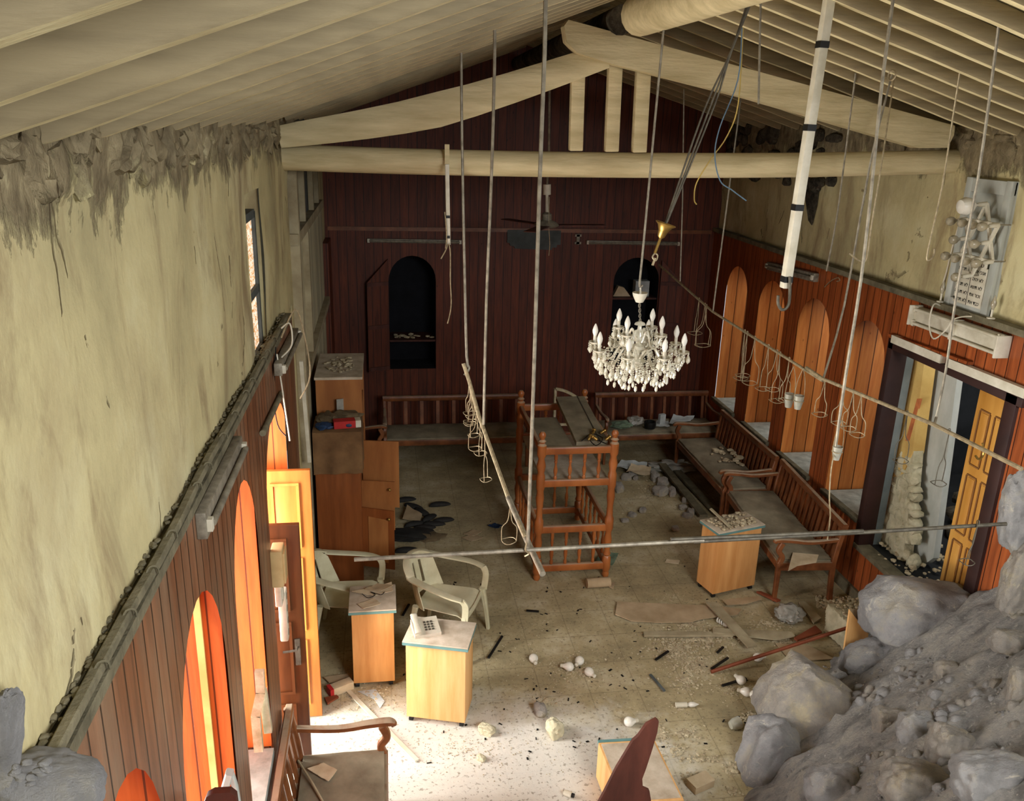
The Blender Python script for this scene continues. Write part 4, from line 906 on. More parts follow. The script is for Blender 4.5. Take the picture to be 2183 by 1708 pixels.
# broken conduit on the tie beam
t = thing('broken_conduit', 'white conduit stub hanging from the tie beam with frayed cables', 'conduit', AY(955, 520, 6.4))
obj('strap', B().bar(AY(953, 308, 6.52), AY(953, 352, 6.5), .035, .012, up=(0, 1, 0)), 'beam', t)
obj('tube_body', B().bar(AY(953, 350, 6.45), AY(956, 522, 6.45), .03, .03, bev=.003), 'white', t)
for py in (462, 505): obj('tape_band', B().bar(AY(954, py - 3, 6.45), AY(954, py + 3, 6.45), .034, .034), 'black', t)
for pp in (((955, 520), (951, 532), (944, 545), (940, 552)), ((957, 520), (960, 540), (960, 600), (962, 640), (960, 665), (954, 690)), ((948, 452), (951, 480), (952, 510), (950, 530))): obj('cable_end', B().tube([AY(*p, 6.43) for p in pp], .005, 5, 4), 'wire', t)
# brass canopy lamp hanger
t = thing('lamp_hanger', 'tilted brass ceiling cup on a bundle of grey rods, chandelier missing', 'lamp hanger', AY(1420, 470, 5.0))
q0, q1 = AY(1608, -20, 4.95), AY(1420, 476, 5.0)
for d in ((0, 0, 0), (.012, 0, .01), (-.008, .01, 0)):
    a, c_ = q0 + V(d) * 1.4, q1 + V(d) * .4; mid = a.lerp(c_, .5) + V(d) * 1.6; obj('rod_strand', B().tube([a, a.lerp(c_, .25) - V(d), mid, c_], .006, 6, 4), 'dsteel', t)
ax_ = (q0 - q1).normalized(); 
obj('brass_cup', B().lathe([(.004, -.10), (.022, -.085), (.03, -.05), (.045, -.02), (.065, -.005), (.06, .0), (.01, -.01)], q1, 18, ax_), 'brass', t)
e_ = AY(1396, 540, 5.0); obj('drop_rod', B().tube([q1 - ax_ * .08, e_], .009, 8), 'brass', t)
obj('hook', B().tube([e_, AY(1391, 548, 5), AY(1398, 556, 5), AY(1402, 545, 5), AY(1397, 540, 5)], .005, 6, 3), 'wire', t); obj('hook_tail', B().tube([AY(1397, 550, 5), AY(1391, 566, 5)], .008, 6), 'wire', t)

def holder_bm(p, h, r, seed):
    rr = random.Random(seed); b = B(); p = V(p); c = p - V((rr.uniform(-.02, .02), rr.uniform(-.02, .02), h))
    a0 = rr.uniform(0, PI)
    for s in (0, PI):
        e = c + V((math.cos(a0 + s) * r, math.sin(a0 + s) * r, 0)); mid = p.lerp(e, .45) + V((rr.uniform(-.006, .006), 0, 0)) ; mid.x = p.x + (e.x - p.x) * .25; m2 = p.lerp(e, .65); m2 += (e - c) * .35
        b.tube([p + V((0, 0, .012)), mid, m2, e], .0028, 5, 4)
    b.tube([c + V((math.cos(x * PI / 8) * r, math.sin(x * PI / 8) * r, .004 * math.sin(x))) for x in range(17)], .0028, 5)
    b.tube([p + V((0, .01, -.01)), p + V((0, .012, .014)), p + V((0, -.004, .02)), p + V((0, -.01, 0))], .0028, 5, 3)
    return b
def onpole(px, pole):
    # point of a polyline whose picture has this horizontal position
    best = None
    for a, c_ in zip(pole, pole[1:]):
        for k_ in range(41):
            q = a.lerp(c_, k_ / 40); v = RM.transposed() @ (q - CAMP); d = abs(CX + F_ * v.x / v.z - px)
            if best is None or d < best[0]: best = (d, q)
    return best[1]
G = 'wire cup holders on the diagonal pole'
for i, (px, hpx) in enumerate(((1490, 70), (1503, 85), (1508, 82), (1586, 100), (1592, 92), (1608, 96), (1640, 90), (1655, 82), (1664, 100), (1680, 88), (1757, 72), (1800, 75), (1820, 78), (1838, 85))):
    p = onpole(px, DP); sc_px = F_ / (RM.transposed() @ (p - CAMP)).z
    obj('cup_holder', holder_bm(p, hpx / sc_px * 1.03, 16 / sc_px, i), 'wire', label='bent wire cup holder dangling from the long diagonal pole', cat='cup holder', group=G)
for i, (px, hpx) in enumerate(((1935, 105), (2022, 120))):
    p = onpole(px, DP); sc_px = F_ / (RM.transposed() @ (p - CAMP)).z
    obj('cup_holder', holder_bm(p, hpx / sc_px, 16 / sc_px, 40 + i), 'dsteel', label=('dark wire cup holder hanging before the yellow outer wall', 'dark wire cup holder hanging before the dark passage')[i], cat='cup holder')
p = onpole(2090, DP); rod('hook', 'curled brass hook on the diagonal pole in front of the golden door', [p + V((0, 0, .03)), p + V((.02, 0, -.03)), p + V((.0, 0, -.06)), p + V((-.025, 0, -.04))], .006, 'brass', 6, 4, 'hook')
p = AY(2085, 1117, yP); obj('cup_holder', holder_bm(p, .24, .04, 77), 'dsteel', label='large dark wire loop hanging from the low pole before the golden door', cat='cup holder')
TP = [AY(988, 775, 5.5), AY(1000, 812, 5.46), AY(1022, 890, 5.3), AY(1085, 1065, 4.5), AY(1120, 1145, 4.1)]
for i, (px, py, hpx, w_) in enumerate(((1000, 815, 75, 15), (1003, 825, 70, 15), (1004, 830, 78, 16), (1008, 840, 66, 14), (1012, 860, 80, 13), (1017, 875, 90, 14), (1024, 905, 76, 14), (1033, 920, 108, 13))):
    p = onpole(px, TP); sc_px = F_ / (RM.transposed() @ (p - CAMP)).z
    obj('cup_holder', holder_bm(p, hpx / sc_px, w_ / sc_px, 90 + i), 'wire', label='bent wire cup holder bunched on the upper part of the tilted pole', cat='cup holder', group='wire cup holders bunched on the tilted pole')
p = onpole(1088, TP); sc_px = F_ / (RM.transposed() @ (p - CAMP)).z
obj('cup_holder', holder_bm(p, 92 / sc_px, 16 / sc_px, 120), 'wire', label='single wire cup holder near the low end of the tilted pole', cat='cup holder')
def glass_cup(px, py, y, label):
    c = AY(px, py, y); t = thing('glass_cup', label, 'cup', c); s = F_ / (RM.transposed() @ (c - CAMP)).z; r = 11 / s; h = 30 / s
    obj('cup_wall', B().lathe([(r * .6, 0), (r * .85, h * .5), (r, h), (r * .92, h), (r * .78, h * .5), (r * .55, h * .06)], c, 14), 'glass', t)
    obj('wax', B().lathe([(r * .54, h * .07), (r * .72, h * .5), (.001, h * .5)], c, 12), 'oil', t)
    obj('rim_wire', B().tube([c + V((math.cos(x * PI / 8) * r * .98, math.sin(x * PI / 8) * r * .98, h * .62)) for x in range(17)], .003, 5), 'wire', t)
    for s_ in (-1, 1): obj('hanger_wire', B().tube([c + V((s_ * r, 0, h * .62)), c + V((s_ * r * .8, 0, h * 2.0)), c + V((0, 0, h * 3.0))], .0025, 5, 3), 'wire', t)
glass_cup(1680, 868, DP[1].y - 1.65, 'glass cup hanging from the diagonal pole, left of two')
glass_cup(1700, 872, DP[1].y - 1.8, 'glass cup hanging from the diagonal pole, right of two')
glass_cup(1782, 980, 4.2, 'glass cup tied to the foot of the thick hanging rod')

# ------------------------------------------------------------------ crystal chandelier
cy = 5.55
hk = AY(1364, 612, cy); cc = AY(1361, 735, cy)
rod('hanging_rod', 'bare rod from the ridge log to the crystal chandelier', [AY(1418, 40, cy), AY(1412, 90, cy), AY(1385, 380, cy), AY(1370, 540, cy), AY(1364, 600, cy), AY(1365, 612, cy), AY(1370, 608, cy)], .008, 'steel', 6, 3)
rod('hook', 'small iron hook on the ridge log beside the chandelier rod', [AY(1402, 40, 5.9), AY(1396, 52, 5.9), AY(1400, 60, 5.9), AY(1406, 54, 5.9)], .006, 'dsteel', 6, 4, 'hook')
t = thing('chandelier', 'crystal chandelier with candle bulbs hanging in the middle of the hall', 'chandelier', cc)
s_ = F_ / (RM.transposed() @ (cc - CAMP)).z; U = 1 / s_          # metres per picture pixel there
top = AY(1364, 632, cy)
obj('ceiling_cup', B().lathe([(.002, -14 * U), (8 * U, -12 * U), (14 * U, 0), (16 * U, 8 * U), (15 * U, 8 * U), (3 * U, 4 * U), (1.5 * U, 20 * U)], top, 20), 'white', t)
for i in range(8):
    a = top.lerp(V((cc.x, cc.y, cc.z + 50 * U)), (i + .5) / 8) - V((0, 0, 10 * U * (1 - i / 8)))
    obj('chain_link', B().tube([a + V((math.cos(x * PI / 5) * 2.2 * U * (i % 2), math.cos(x * PI / 5) * 2.2 * U * (1 - i % 2), math.sin(x * PI / 5) * 5 * U)) for x in range(11)], .7 * U, 5), 'steel', t)
obj('stem', B().lathe([(1 * U, 52 * U), (10 * U, 48 * U), (12 * U, 44 * U), (4 * U, 42 * U), (5 * U, 34 * U), (10 * U, 26 * U), (11 * U, 12 * U), (4 * U, 4 * U), (13 * U, -2 * U), (14 * U, -8 * U), (6 * U, -18 * U), (9 * U, -28 * U), (17 * U, -34 * U), (17 * U, -38 * U), (5 * U, -48 * U), (2 * U, -60 * U)], cc, 16), 'crystal', t)
drop_me = {}
def drop_bm(h, w):
    b = B(); b.lathe([(.001, 0), (w * .8, h * .22), (w, h * .38), (w * .7, h * .62), (w * .18, h * .9), (.001, h)], (0, 0, 0), 7); return b
ND = [0]
def drop(p, big=1.0):
    key = big > .8
    if ND[0] >= 96: return False
    ND[0] += 1
    if key not in drop_me:
        o = obj('crystal_drop', drop_bm(19 * U if key else 12 * U, 5.0 * U if key else 3.2 * U), 'crystal', t, world=False, smooth=0); drop_me[key] = o
    else:
        o = drop_me[key].copy(); COL.objects.link(o)
    o.location = V(p) - cc; o.rotation_euler = (R_(-.1, .1), R_(-.1, .1), R_(0, 3)); return True
beads = B()
def bead(p, r): beads.ball(p, r, sub=1)
def strand(p, n, big=1.0):
    for i in range(n): bead(V(p) - V((0, 0, (2 + 4.4 * i) * U)), 1.9 * U)
    drop(V(p) - V((0, 0, (4.4 * n + (17 if big > .8 else 11)) * U)), big)
def arm(a, R, z, zend):
    d = V((math.cos(a), math.sin(a), 0)); e = cc + d * R * U + V((0, 0, z * U))
    b = B(); b.tube([cc + V((0, 0, zend * U)) + d * 8 * U, cc + d * R * .35 * U + V((0, 0, (zend + 26) * U)), cc + d * R * .6 * U + V((0, 0, (zend - 6) * U)), cc + d * R * .88 * U + V((0, 0, (z - 22) * U)), e - V((0, 0, 4 * U))], 2.6 * U, 7, 6)
    ar = obj('arm', b, 'crystal', t)
    pan = obj('drip_pan', B().lathe([(2 * U, -3 * U), (8 * U, -1 * U), (13 * U, 4 * U), (12.4 * U, 4.6 * U), (7 * U, 1 * U), (2 * U, 0)], e, 16), 'white', t)
    cn = obj('candle_sleeve', B().cyl(e, e + V((0, 0, 17 * U)), 3.6 * U, n=10), 'white', t)
    bl_ = obj('bulb', B().lathe([(3.4 * U, 0), (5.8 * U, 7 * U), (6.3 * U, 12 * U), (4.4 * U, 19 * U), (1.8 * U, 25 * U), (.3 * U, 27 * U)], e + V((0, 0, 17 * U)), 12), 'bulb', t)
    for x_ in (pan, cn, bl_): x_.parent = ar
    for j in range(7):
        q = e + V((math.cos(j * .9) * 12 * U, math.sin(j * .9) * 12 * U, 1 * U)); strand(q, 2 if j % 2 else 1, .5 if j % 2 else 1)
    return e
ends = [arm(2 * PI * i / 8 + .28, 96, -8, -30) for i in range(8)]
ends2 = [arm(2 * PI * i / 4 + .75, 52, 27, 6) for i in range(4)]
for R_c, n_, z0, ln in ((78, 30, -52, 2), (60, 22, -62, 2), (40, 16, -72, 2), (20, 9, -80, 2)):
    for j in range(n_):
        a = 2 * PI * j / n_ + R_c; p = cc + V((math.cos(a) * R_c * U, math.sin(a) * R_c * U, z0 * U + 14 * U)); strand(p, ln, 1.0)
        for k_ in range(5): bead(p + V((0, 0, (3 + k_ * 4.6) * U)) - V((math.cos(a), math.sin(a), 0)) * k_ * 2.2 * U, 1.8 * U)
for e in ends:
    for k_ in range(14):
        q = e.lerp(cc + V((0, 0, 40 * U)), k_ / 13) - V((0, 0, 26 * U * math.sin(PI * k_ / 13))); bead(q, 2.0 * U)
for e, e2 in zip(ends, ends[1:] + ends[:1]):
    for k_ in range(12):
        q = e.lerp(e2, k_ / 11) - V((0, 0, 22 * U * math.sin(PI * k_ / 11) + 4 * U)); bead(q, 2.0 * U)
        if k_ % 2: bead(q - V((0, 0, 5 * U)), 2.4 * U); beads.ball(q - V((0, 0, 15 * U)), 3.4 * U, (1, 1, 2.0), 1)
for j in range(90):
    a = R_(0, 6.28); r = math.sqrt(R_(.02, 1)) * 84; z = -(58 + 34 * math.sqrt(max(0, 1 - (r / 88) ** 2))) + R_(-4, 26)
    p = cc + V((math.cos(a) * r * U, math.sin(a) * r * U, z * U)); beads.ball(p, 3.6 * U, (1, 1, 2.1), 1); bead(p + V((0, 0, 10 * U)), 1.8 * U)
obj('crystal_strings', beads, 'crystal', t, kind='stuff', smooth=0)

# ------------------------------------------------------------------ ceiling fan and wall plaque
t = thing('ceiling_fan', 'dusty ceiling fan hanging in front of the back wall plaque', 'fan', AY(1165, 480, 8.5))
obj('down_rod', B().tube([AY(1172, 150, 8.5), AY(1170, 330, 8.5), AY(1166, 395, 8.5)], .012, 8), 'steel', t)
obj('rod_cup', B().cyl(AY(1166, 415, 8.5), AY(1166, 393, 8.5), .04), 'white', t)
obj('lower_rod', B().cyl(AY(1166, 460, 8.5), AY(1166, 412, 8.5), .016), 'white', t)
f_ = AY(1165, 480, 8.5)
obj('motor', B().lathe([(.02, .13), (.05, .11), (.05, .05), (.1, .03), (.13, .0), (.1, -.02), (.02, -.025)], f_, 18), 'steel', t)
for i in range(3):
    a = .08 + i * 2 * PI / 3; d = V((math.cos(a), math.sin(a), 0)); obj('blade', B().bar(f_ + d * .12, f_ + d * .62, .12, .008), 'brownwd', t)
obj('pull_wire', B().tube([AY(1171, 420, 8.45), AY(1170, 480, 8.4), AY(1172, 520, 8.4), AY(1170, 545, 8.4)], .004, 5, 3), 'wire', t)
P_ = [AY(*p, YB - .03) for p in ((1082, 490), (1196, 492), (1195, 522), (1188, 522), (1186, 528), (1178, 528), (1176, 533), (1098, 530), (1096, 525), (1088, 524), (1087, 519), (1081, 517))]
b = B(); b.prism(P_, (0, .028, 0)); obj('wall_plaque', b, 'greydk', label='grey slate plaque with stepped corners on the back wall', cat='plaque')
b = B(); p = AY(1232, 510, YB - .02); b.box(p, (.04, .03, .14)); b.box(p + V((0, 0, .05)), (.09, .03, .03)); b.box(p - V((0, 0, .05)), (.09, .03, .03)); obj('wall_bracket', b, 'steel', label='small metal bracket on the back wall left of the right fitting', cat='bracket')

# ------------------------------------------------------------------ star lamp panel on the right wall
def rw(px, py, d=0): return AX(px, py, PRX - d)
t = thing('wall_panel', 'pale grey framed wooden panel behind the star shaped lamp', 'panel', (PRX, 5.98, 3.06))
yA, yBq, zA, zB = 6.26, 5.74, 3.08, 4.08
obj('board', B().box((PRX - .0, (yA + yBq) / 2, (zA + zB) / 2), (.05, yA - yBq, zB - zA)), 'greywhite', t)
for n_, c_, d_ in (('frame_rail', (PRX - .03, 6.0, zB - .05), (.04, yA - yBq, .1)), ('frame_rail', (PRX - .03, 6.0, zA + .03), (.04, yA - yBq, .07)), ('frame_stile', (PRX - .03, yA - .035, 3.58), (.047, .07, 1.01)), ('frame_stile', (PRX - .03, yBq + .035, 3.58), (.047, .07, 1.01))): obj(n_, B().box(c_, d_, bev=.004), 'greywhite', t)
t = thing('star_lamp', 'six pointed star lamp of white bars studded with round bulbs', 'lamp', (PRX - .12, 5.98, 3.36))
sx0 = PRX - .11; c_ = V((sx0, 5.90, 3.64)); Ry, Rz = .21, .27
tri1 = [c_ + V((0, math.sin(a) * Ry, math.cos(a) * Rz)) for a in (0, 2 * PI / 3, 4 * PI / 3)]
tri2 = [c_ + V((-.01, math.sin(a) * Ry, math.cos(a) * Rz)) for a in (PI, PI + 2 * PI / 3, PI + 4 * PI / 3)]
for tr_ in (tri1, tri2):
    for i in range(3): obj('star_bar', B().bar(tr_[i], tr_[(i + 1) % 3], .022, .022, up=(1, 0, 0)), 'white', t)
inner = []
for i in range(6):
    a = PI / 6 + i * PI / 3; inner.append(c_ + V((0, math.sin(a) * Ry * .577, math.cos(a) * Rz * .577)))
bulb0 = None
for i, q in enumerate(tri1 + tri2 + inner):
    d = V((-1, 0, -.12)).normalized(); k_ = 1.9 if i == 0 else 1.0
    so = obj('socket', B().lathe([(.018, 0), (.018, .05), (.014, .075), (.010, .08)], q, 10, d), 'white', t)
    bb_ = obj('bulb', B().lathe([(.009, .075), (.012, .09), (.03 * k_, .09 + .022 * k_), (.036 * k_, .09 + .045 * k_), (.027 * k_, .09 + .066 * k_), (.001, .09 + .076 * k_)], q, 14, d), 'bulb' if i == 0 else 'glassbulb', t)
for q in (tri1[1], tri1[2], tri2[0], tri2[1]): obj('standoff', B().cyl(q, q + V((.1, 0, 0)), .006, n=6), 'steel', t)
# tablets of the law with lettering
t = thing('lettered_tablets', 'white tablets with black lettering at the foot of the grey panel', 'tablets', (PRX - .05, 5.98, 3.12))
tz0, tz1 = 3.12, 3.43; ym = 5.98; hw = .165
b = B(); b.box((PRX - .05, ym, (tz0 + tz1) / 2), (.02, hw * 2, tz1 - tz0), bev=.004)
obj('tablet', b, 'white', t)
for s in (-1, 1): obj('tablet_top', B().box((PRX - .05, ym + s * .085, tz1 + .02), (.02, .12, .06), bev=.01), 'white', t)
obj('centre_line', B().box((PRX - .061, ym, (tz0 + tz1) / 2), (.002, .004, tz1 - tz0)), 'letters', t)
def lettering(s, yc, zc_, size):
    cu = bpy.data.curves.new('lettering', 'FONT'); cu.body = s[::-1]; cu.size = size; cu.align_x = 'CENTER'; cu.extrude = .0008; cu.offset = 0
    o = bpy.data.objects.new('lettering', cu); COL.objects.link(o); bpy.context.view_layer.update()
    me = bpy.data.meshes.new_from_object(o.evaluated_get(bpy.context.evaluated_depsgraph_get())); bpy.data.objects.remove(o)
    me.materials.clear(); me.materials.append(M['letters'])
    x = bpy.data.objects.new('lettering', me); COL.objects.link(x); x.parent = t
    x.matrix_local = Mx.Translation(V((PRX - .0615, yc, zc_)) - V((PRX - .05, 5.98, 3.12))) @ Mx(((0, 0, -1), (-1, 0, 0), (0, 1, 0))).to_4x4()
for col_, yc in (((['אנכי יהוה', 'לא יהיה', 'לא תשא', 'זכור את', 'כבד את']), ym - .083), ((['לא תרצח', 'לא תנאף', 'לא תגנב', 'לא תענה', 'לא תחמד']), ym + .083)):
    for i, s in enumerate(col_): lettering(s, yc, tz1 - .05 - i * .06, .04)
lettering('כתר', ym - .085, tz1 + .005, .045); lettering('תורה', ym + .085, tz1 + .005, .04)
# small candle lamps on the ledge
for px, py, lab in ((2005, 625, 'small clear candle lamp on the right ledge, left of the tablets'), (2111, 668, 'small clear candle lamp on the right ledge under the tablets')):
    p = AX(px, py + 16, XR); t = thing('candle_lamp', lab, 'lamp', (XR, p.y, 3.08))
    obj('lamp_foot', B().lathe([(.03, 0), (.03, .008), (.008, .014), (.008, .06), (.012, .07)], (XR, p.y, 3.08), 12), 'white', t)
    obj('bulb', B().lathe([(.008, .07), (.02, .10), (.021, .12), (.012, .15), (.002, .18)], (XR, p.y, 3.08), 12), 'glassbulb', t)
rod('loose_cable', 'white cable draped over the twin tube fitting on the right panelling', [AX(2005, 652, XR - .02), AX(1990, 650, XR - .14), AX(1981, 690, XR - .17), AX(1990, 722, XR - .18), AX(2015, 705, XR - .17), AX(2035, 680, XR - .14), AX(2075, 675, XR - .02), AX(2110, 687, XR - .02)], .006, 'white', 6, 5, 'cable')
rod('wall_cable', 'thin pipe running down the plaster left of the grey panel', [AX(2052, 455, PRX - .02), AX(2030, 530, PRX - .02), AX(2018, 580, PRX - .02), AX(2006, 618, PRX - .02)], .008, 'white', 6, 3, 'cable')
rod('hook', 'curled wire hook on the right panelling beside the third arch', [AX(1758, 612, XR - .01), AX(1770, 600, XR - .05), AX(1786, 592, XR - .08), AX(1790, 598, XR - .08), AX(1784, 600, XR - .08)], .005, 'wire', 6, 4, 'hook')

# ------------------------------------------------------------------ right opening: frame, golden door and passage beyond
w = thing('window_12', None, None, (XR, 6.0, .55), kind='structure')
o_ = RW[4]
for n_, c_, d_ in (('frame_stile', (XR + .05, o_[1] - .03, 1.58), (.16, .08, 2.1)), ('frame_stile', (XR + .05, 5.26, 1.58), (.16, .12, 2.1)), ('frame_rail', (XR + .05, 6.0, 2.575), (.16, 1.7, .07)), ('frame_sill', (XR + .03, 6.0, .55), (.14, 1.7, .05))): obj(n_, B().box(c_, d_, bev=.004), 'maroon' if n_ != 'frame_sill' else 'ledge', w)
obj('reveal', reveal(B(), *o_, fR, 0, .13), 'greywhite', w)
for n_, p, q, m_ in (('white_strip', (1905, 722), (2010, 766), 'white'), ('white_strip', (2022, 772), (2190, 840), 'white')):
    obj('cornice', B().bar(AX(*p, XR - .03), AX(*q, XR - .03), .05, .07), 'white', w)
obj('cornice_board', B().bar(AX(1898, 714, XR - .02), AX(2070, 775, XR - .02), .05, .025), 'panelR', w)
t = thing('panelled_door', 'golden oak six panel door leaf closing the right part of the opening', 'door', (XR + .10, 5.33, .56), PI / 2)
obj('leaf', B().box((.20, 0, .985), (.40, .035, 1.97), bev=.004), 'dooryel', t, world=False)
for i, x in enumerate((.115, .285)):
    for z, h_ in ((.36, .6), (.99, .5), (1.56, .46)):
        bb_ = B(); w2 = .115
        for c2, d2_ in (((x, .02, z - h_ / 2), (w2, .012, .014)), ((x, .02, z + h_ / 2), (w2, .012, .014)), ((x - w2 / 2, .02, z), (.014, .0135, h_ - .014)), ((x + w2 / 2, .02, z), (.014, .0135, h_ - .014))): bb_.box(c2, d2_, bev=.003)
        pn = obj('moulding', bb_, 'dooredge', t, world=False)
        p2 = obj('raised_panel', B().box((x, .018, z), (w2 - .035, .01, h_ - .035), bev=.004), 'dooryel', t, world=False)
# passage
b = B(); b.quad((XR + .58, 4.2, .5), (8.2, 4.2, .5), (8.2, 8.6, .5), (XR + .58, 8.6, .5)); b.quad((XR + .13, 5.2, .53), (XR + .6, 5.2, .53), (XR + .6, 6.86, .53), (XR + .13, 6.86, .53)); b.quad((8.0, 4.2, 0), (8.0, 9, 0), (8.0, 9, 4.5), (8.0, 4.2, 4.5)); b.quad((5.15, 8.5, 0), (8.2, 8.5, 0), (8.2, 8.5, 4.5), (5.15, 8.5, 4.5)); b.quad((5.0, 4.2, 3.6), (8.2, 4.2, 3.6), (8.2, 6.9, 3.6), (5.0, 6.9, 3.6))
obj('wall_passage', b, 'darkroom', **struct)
P_ = [AX(*p, 4.98) for p in ((1968, 765), (2042, 792), (1990, 1190), (1968, 1205), (1923, 1198))]
b = B(); b.prism(P_, (.06, 0, 0)); obj('pilaster', b, 'greywhite', label='tall grey painted pilaster standing outside the right opening', cat='pilaster')
P_ = [AX(*p, 4.82) for p in ((1926, 735), (1972, 760), (1945, 965), (1925, 1010), (1895, 1020))]
b = B(); b.prism(P_, (.12, 0, 0)); ob = obj('broken_wall', b, 'wallyel', label='broken yellow rendered wall stub outside the right opening', cat='wall')
b = B()
b.prism([AX(*q, 4.83) for q in ((1885, 1000), (1905, 985), (1948, 962), (1938, 1080), (1924, 1200), (1880, 1192), (1858, 1160))], (.1, 0, 0))
for k_ in range(60):
    p = AX(R_(1868, 1942), R_(970, 1200), 4.82); b.rock(p + V((.05, 0, 0)), (.13, R_(.06, .2), R_(.06, .2)), k_ + 1200, 2, .3, blocky=.3)
obj('exposed_masonry', b, 'concrete', ob)
b = B(); b.prism([AX(*p, 4.815) for p in ((1955, 850), (1962, 850), (1938, 940), (1930, 940))], (.02, 0, 0)); obj('brick_edge', b, 'brick', ob)
b = B(); b.box((4.74, 6.87, 1.8), (.13, .03, 2.8)); obj('wall_return', b, 'bluegrey', **struct)
rod('bent_conduit', 'bent grey conduit at the head of the grey pilaster', [AX(1975, 832, 4.96), AX(1978, 800, 4.96), AX(1986, 784, 4.96), AX(1997, 778, 4.96)], .012, 'ledge', 8, 5, 'conduit')
for k_ in range(46):
    p = V((R_(5.5, 7.6), R_(5.3, 7.6), .5)); s = R_(.08, .24); p.z += s * .3 + max(0, (p.x - 5.8)) * R_(.2, 1.1)
    b = B(); b.rock(p, (s, s * R_(.7, 1), s * R_(.5, .9)), k_ + 1300, 2, .3, blocky=.3); obj('stone', b, 'stonewall', label='broken stone heaped in the dark passage beyond the right opening', cat='stone', group='stones in the passage beyond the opening')
b = B()
for k_ in range(160):
    p = V((R_(4.62, 5.4), R_(5.7, 6.8), .57)); s = R_(.02, .07); b.rock(p, (s, s, s * .7), k_ + 1400, 1, .3)
obj('rubble', b, 'chips', label='small rubble strewn over the sill of the right opening', cat='rubble', kind='stuff')

# ------------------------------------------------------------------ rubble heap
def heap(x, y):
    d = (x - 2.3) * .72 - (y - 4.1) * .69
    h = max(-.3, 1.05 * d + .12) if d > -.4 else -.3
    if y < 2: h = min(h, 2.6)
    h2 = min(2.62, (1.62 - y) * 5.0 + 1.0) - max(0, x + .15) * 3.0
    h = max(h, h2) if y < 1.75 and x < .9 else h
    return min(h, 2.75) + (.10 * noise.noise(V((x * 2.3, y * 2.3, 0))) + .06 * noise.noise(V((x * 6, y * 6, 3))) if h > -.2 else 0)
def hit(px, py):
    r = ray(px, py).normalized(); t = .8
    while t < 12:
        p = CAMP + r * t
        if p.z <= max(0, heap(p.x, p.y)): return p
        t += .02
    return CAMP + r * t
b = B(); NX, NY = 130, 150
vs = [[None] * (NY + 1) for _ in range(NX + 1)]
for i in range(NX + 1):
    for j in range(NY + 1):
        x = -.74 + i * (6.6 / NX); y = -1.2 + j * (7.9 / NY)
        if x > XR - .02 and y > 4.7: z = min(heap(XR - .02, y), .45)
        else: z = heap(x, y) + .035 * noise.noise(V((x * 9, y * 9, 9))) + .035 * abs(noise.noise(V((x * 20, y * 20, 5))))
        vs[i][j] = b.bm.verts.new((x, y, z))
for i in range(NX):
    for j in range(NY):
        q = (vs[i][j], vs[i + 1][j], vs[i + 1][j + 1], vs[i][j + 1])
        if max(v.co.z for v in q) > -.12 and not (q[0].co.x > XR - .08 and q[0].co.y > 4.7): b.bm.faces.new(q)
bmesh.ops.delete(b.bm, geom=[v for v in b.bm.verts if not v.link_faces], context='VERTS')
obj('rubble', b, 'mound', label='grey grit and broken mortar filling the big rubble heap', cat='rubble', kind='stuff')
def boulder(px, py, w, h, seed, m, label, tilt=0, sink=.25, depth=.8, blocky=.25, y=None, group=None, amp=.22, sub=5, name='boulder'):
    p = hit(px, py) if y is None else AY(px, py, y)
    v = RM.transposed() @ (p - CAMP); s = F_ / v.z
    W_, H_ = w / s, h / s; D_ = W_ * depth
    view = (p - CAMP).normalized()
    c = p + view * (D_ * sink * .5)
    # local frame: x across the picture, z up the picture, tilted in the picture plane
    X_ = RM @ V((1, 0, 0)); Z_ = RM @ V((0, -1, 0)); Y_ = RM @ V((0, 0, 1))
    rot = Mx((X_, Y_, Z_)).transposed() @ Mx.Rotation(tilt, 3, 'Y')
    b = B(); b.rock(c, (W_ * 1.02, D_, H_ * 1.02), seed, sub, amp, rot, 1.15, blocky)
    return obj(name, b, m, label=label, cat='boulder' if name == 'boulder' else 'stone', group=group)
boulder(1745, 1530, 285, 185, 3, 'rock2', 'large ochre streaked boulder at the front of the rubble heap', .72, blocky=.45, depth=.7, amp=.13)
boulder(1985, 1318, 300, 170, 11, 'rock', 'wide grey boulder on top of the heap below the golden door', .22, blocky=.4, depth=.7, amp=.16)
boulder(1862, 1408, 140, 92, 17, 'rock', 'dark grey boulder wedged between the two largest boulders', -.2)
boulder(1640, 1640, 150, 210, 23, 'rock', 'grey boulder at the left foot of the heap by the lower frame edge', .3, depth=.9)
boulder(2172, 1240, 75, 165, 29, 'rock2', 'tall pinkish boulder at the right frame edge', .25, y=4.3, sink=0)
boulder(2172, 1090, 76, 170, 31, 'rock', 'pale grey boulder highest on the heap at the right frame edge', .1, y=4.75, sink=0)
boulder(2156, 1372, 90, 62, 37, 'rock2', 'pale blocky stone under the pinkish boulder', .2, sink=-.3)
boulder(2176, 1468, 60, 95, 41, 'rock2', 'tan rounded stone at the right frame edge halfway down the heap', .1)
boulder(2034, 1600, 105, 100, 43, 'rock2', 'brown topped stone in the lower middle of the heap', .3, blocky=.5)
boulder(1965, 1680, 175, 110, 47, 'rock2', 'broad flat stone at the bottom edge of the heap, middle', .15, blocky=.4)
boulder(2115, 1668, 170, 130, 53, 'rock', 'big grey stone in the bottom right corner', -.1, blocky=.4)
boulder(1896, 1538, 64, 58, 59, 'rock2', 'small squarish tan stone right of the large ochre boulder', .05, blocky=.7)
boulder(1958, 1560, 90, 90, 61, 'rock', 'rough pale stone between the squarish stone and the brown topped one', .1)
boulder(2023, 1436, 62, 50, 67, 'rock2', 'rough rounded stone under the wide grey boulder', .1, blocky=.4)
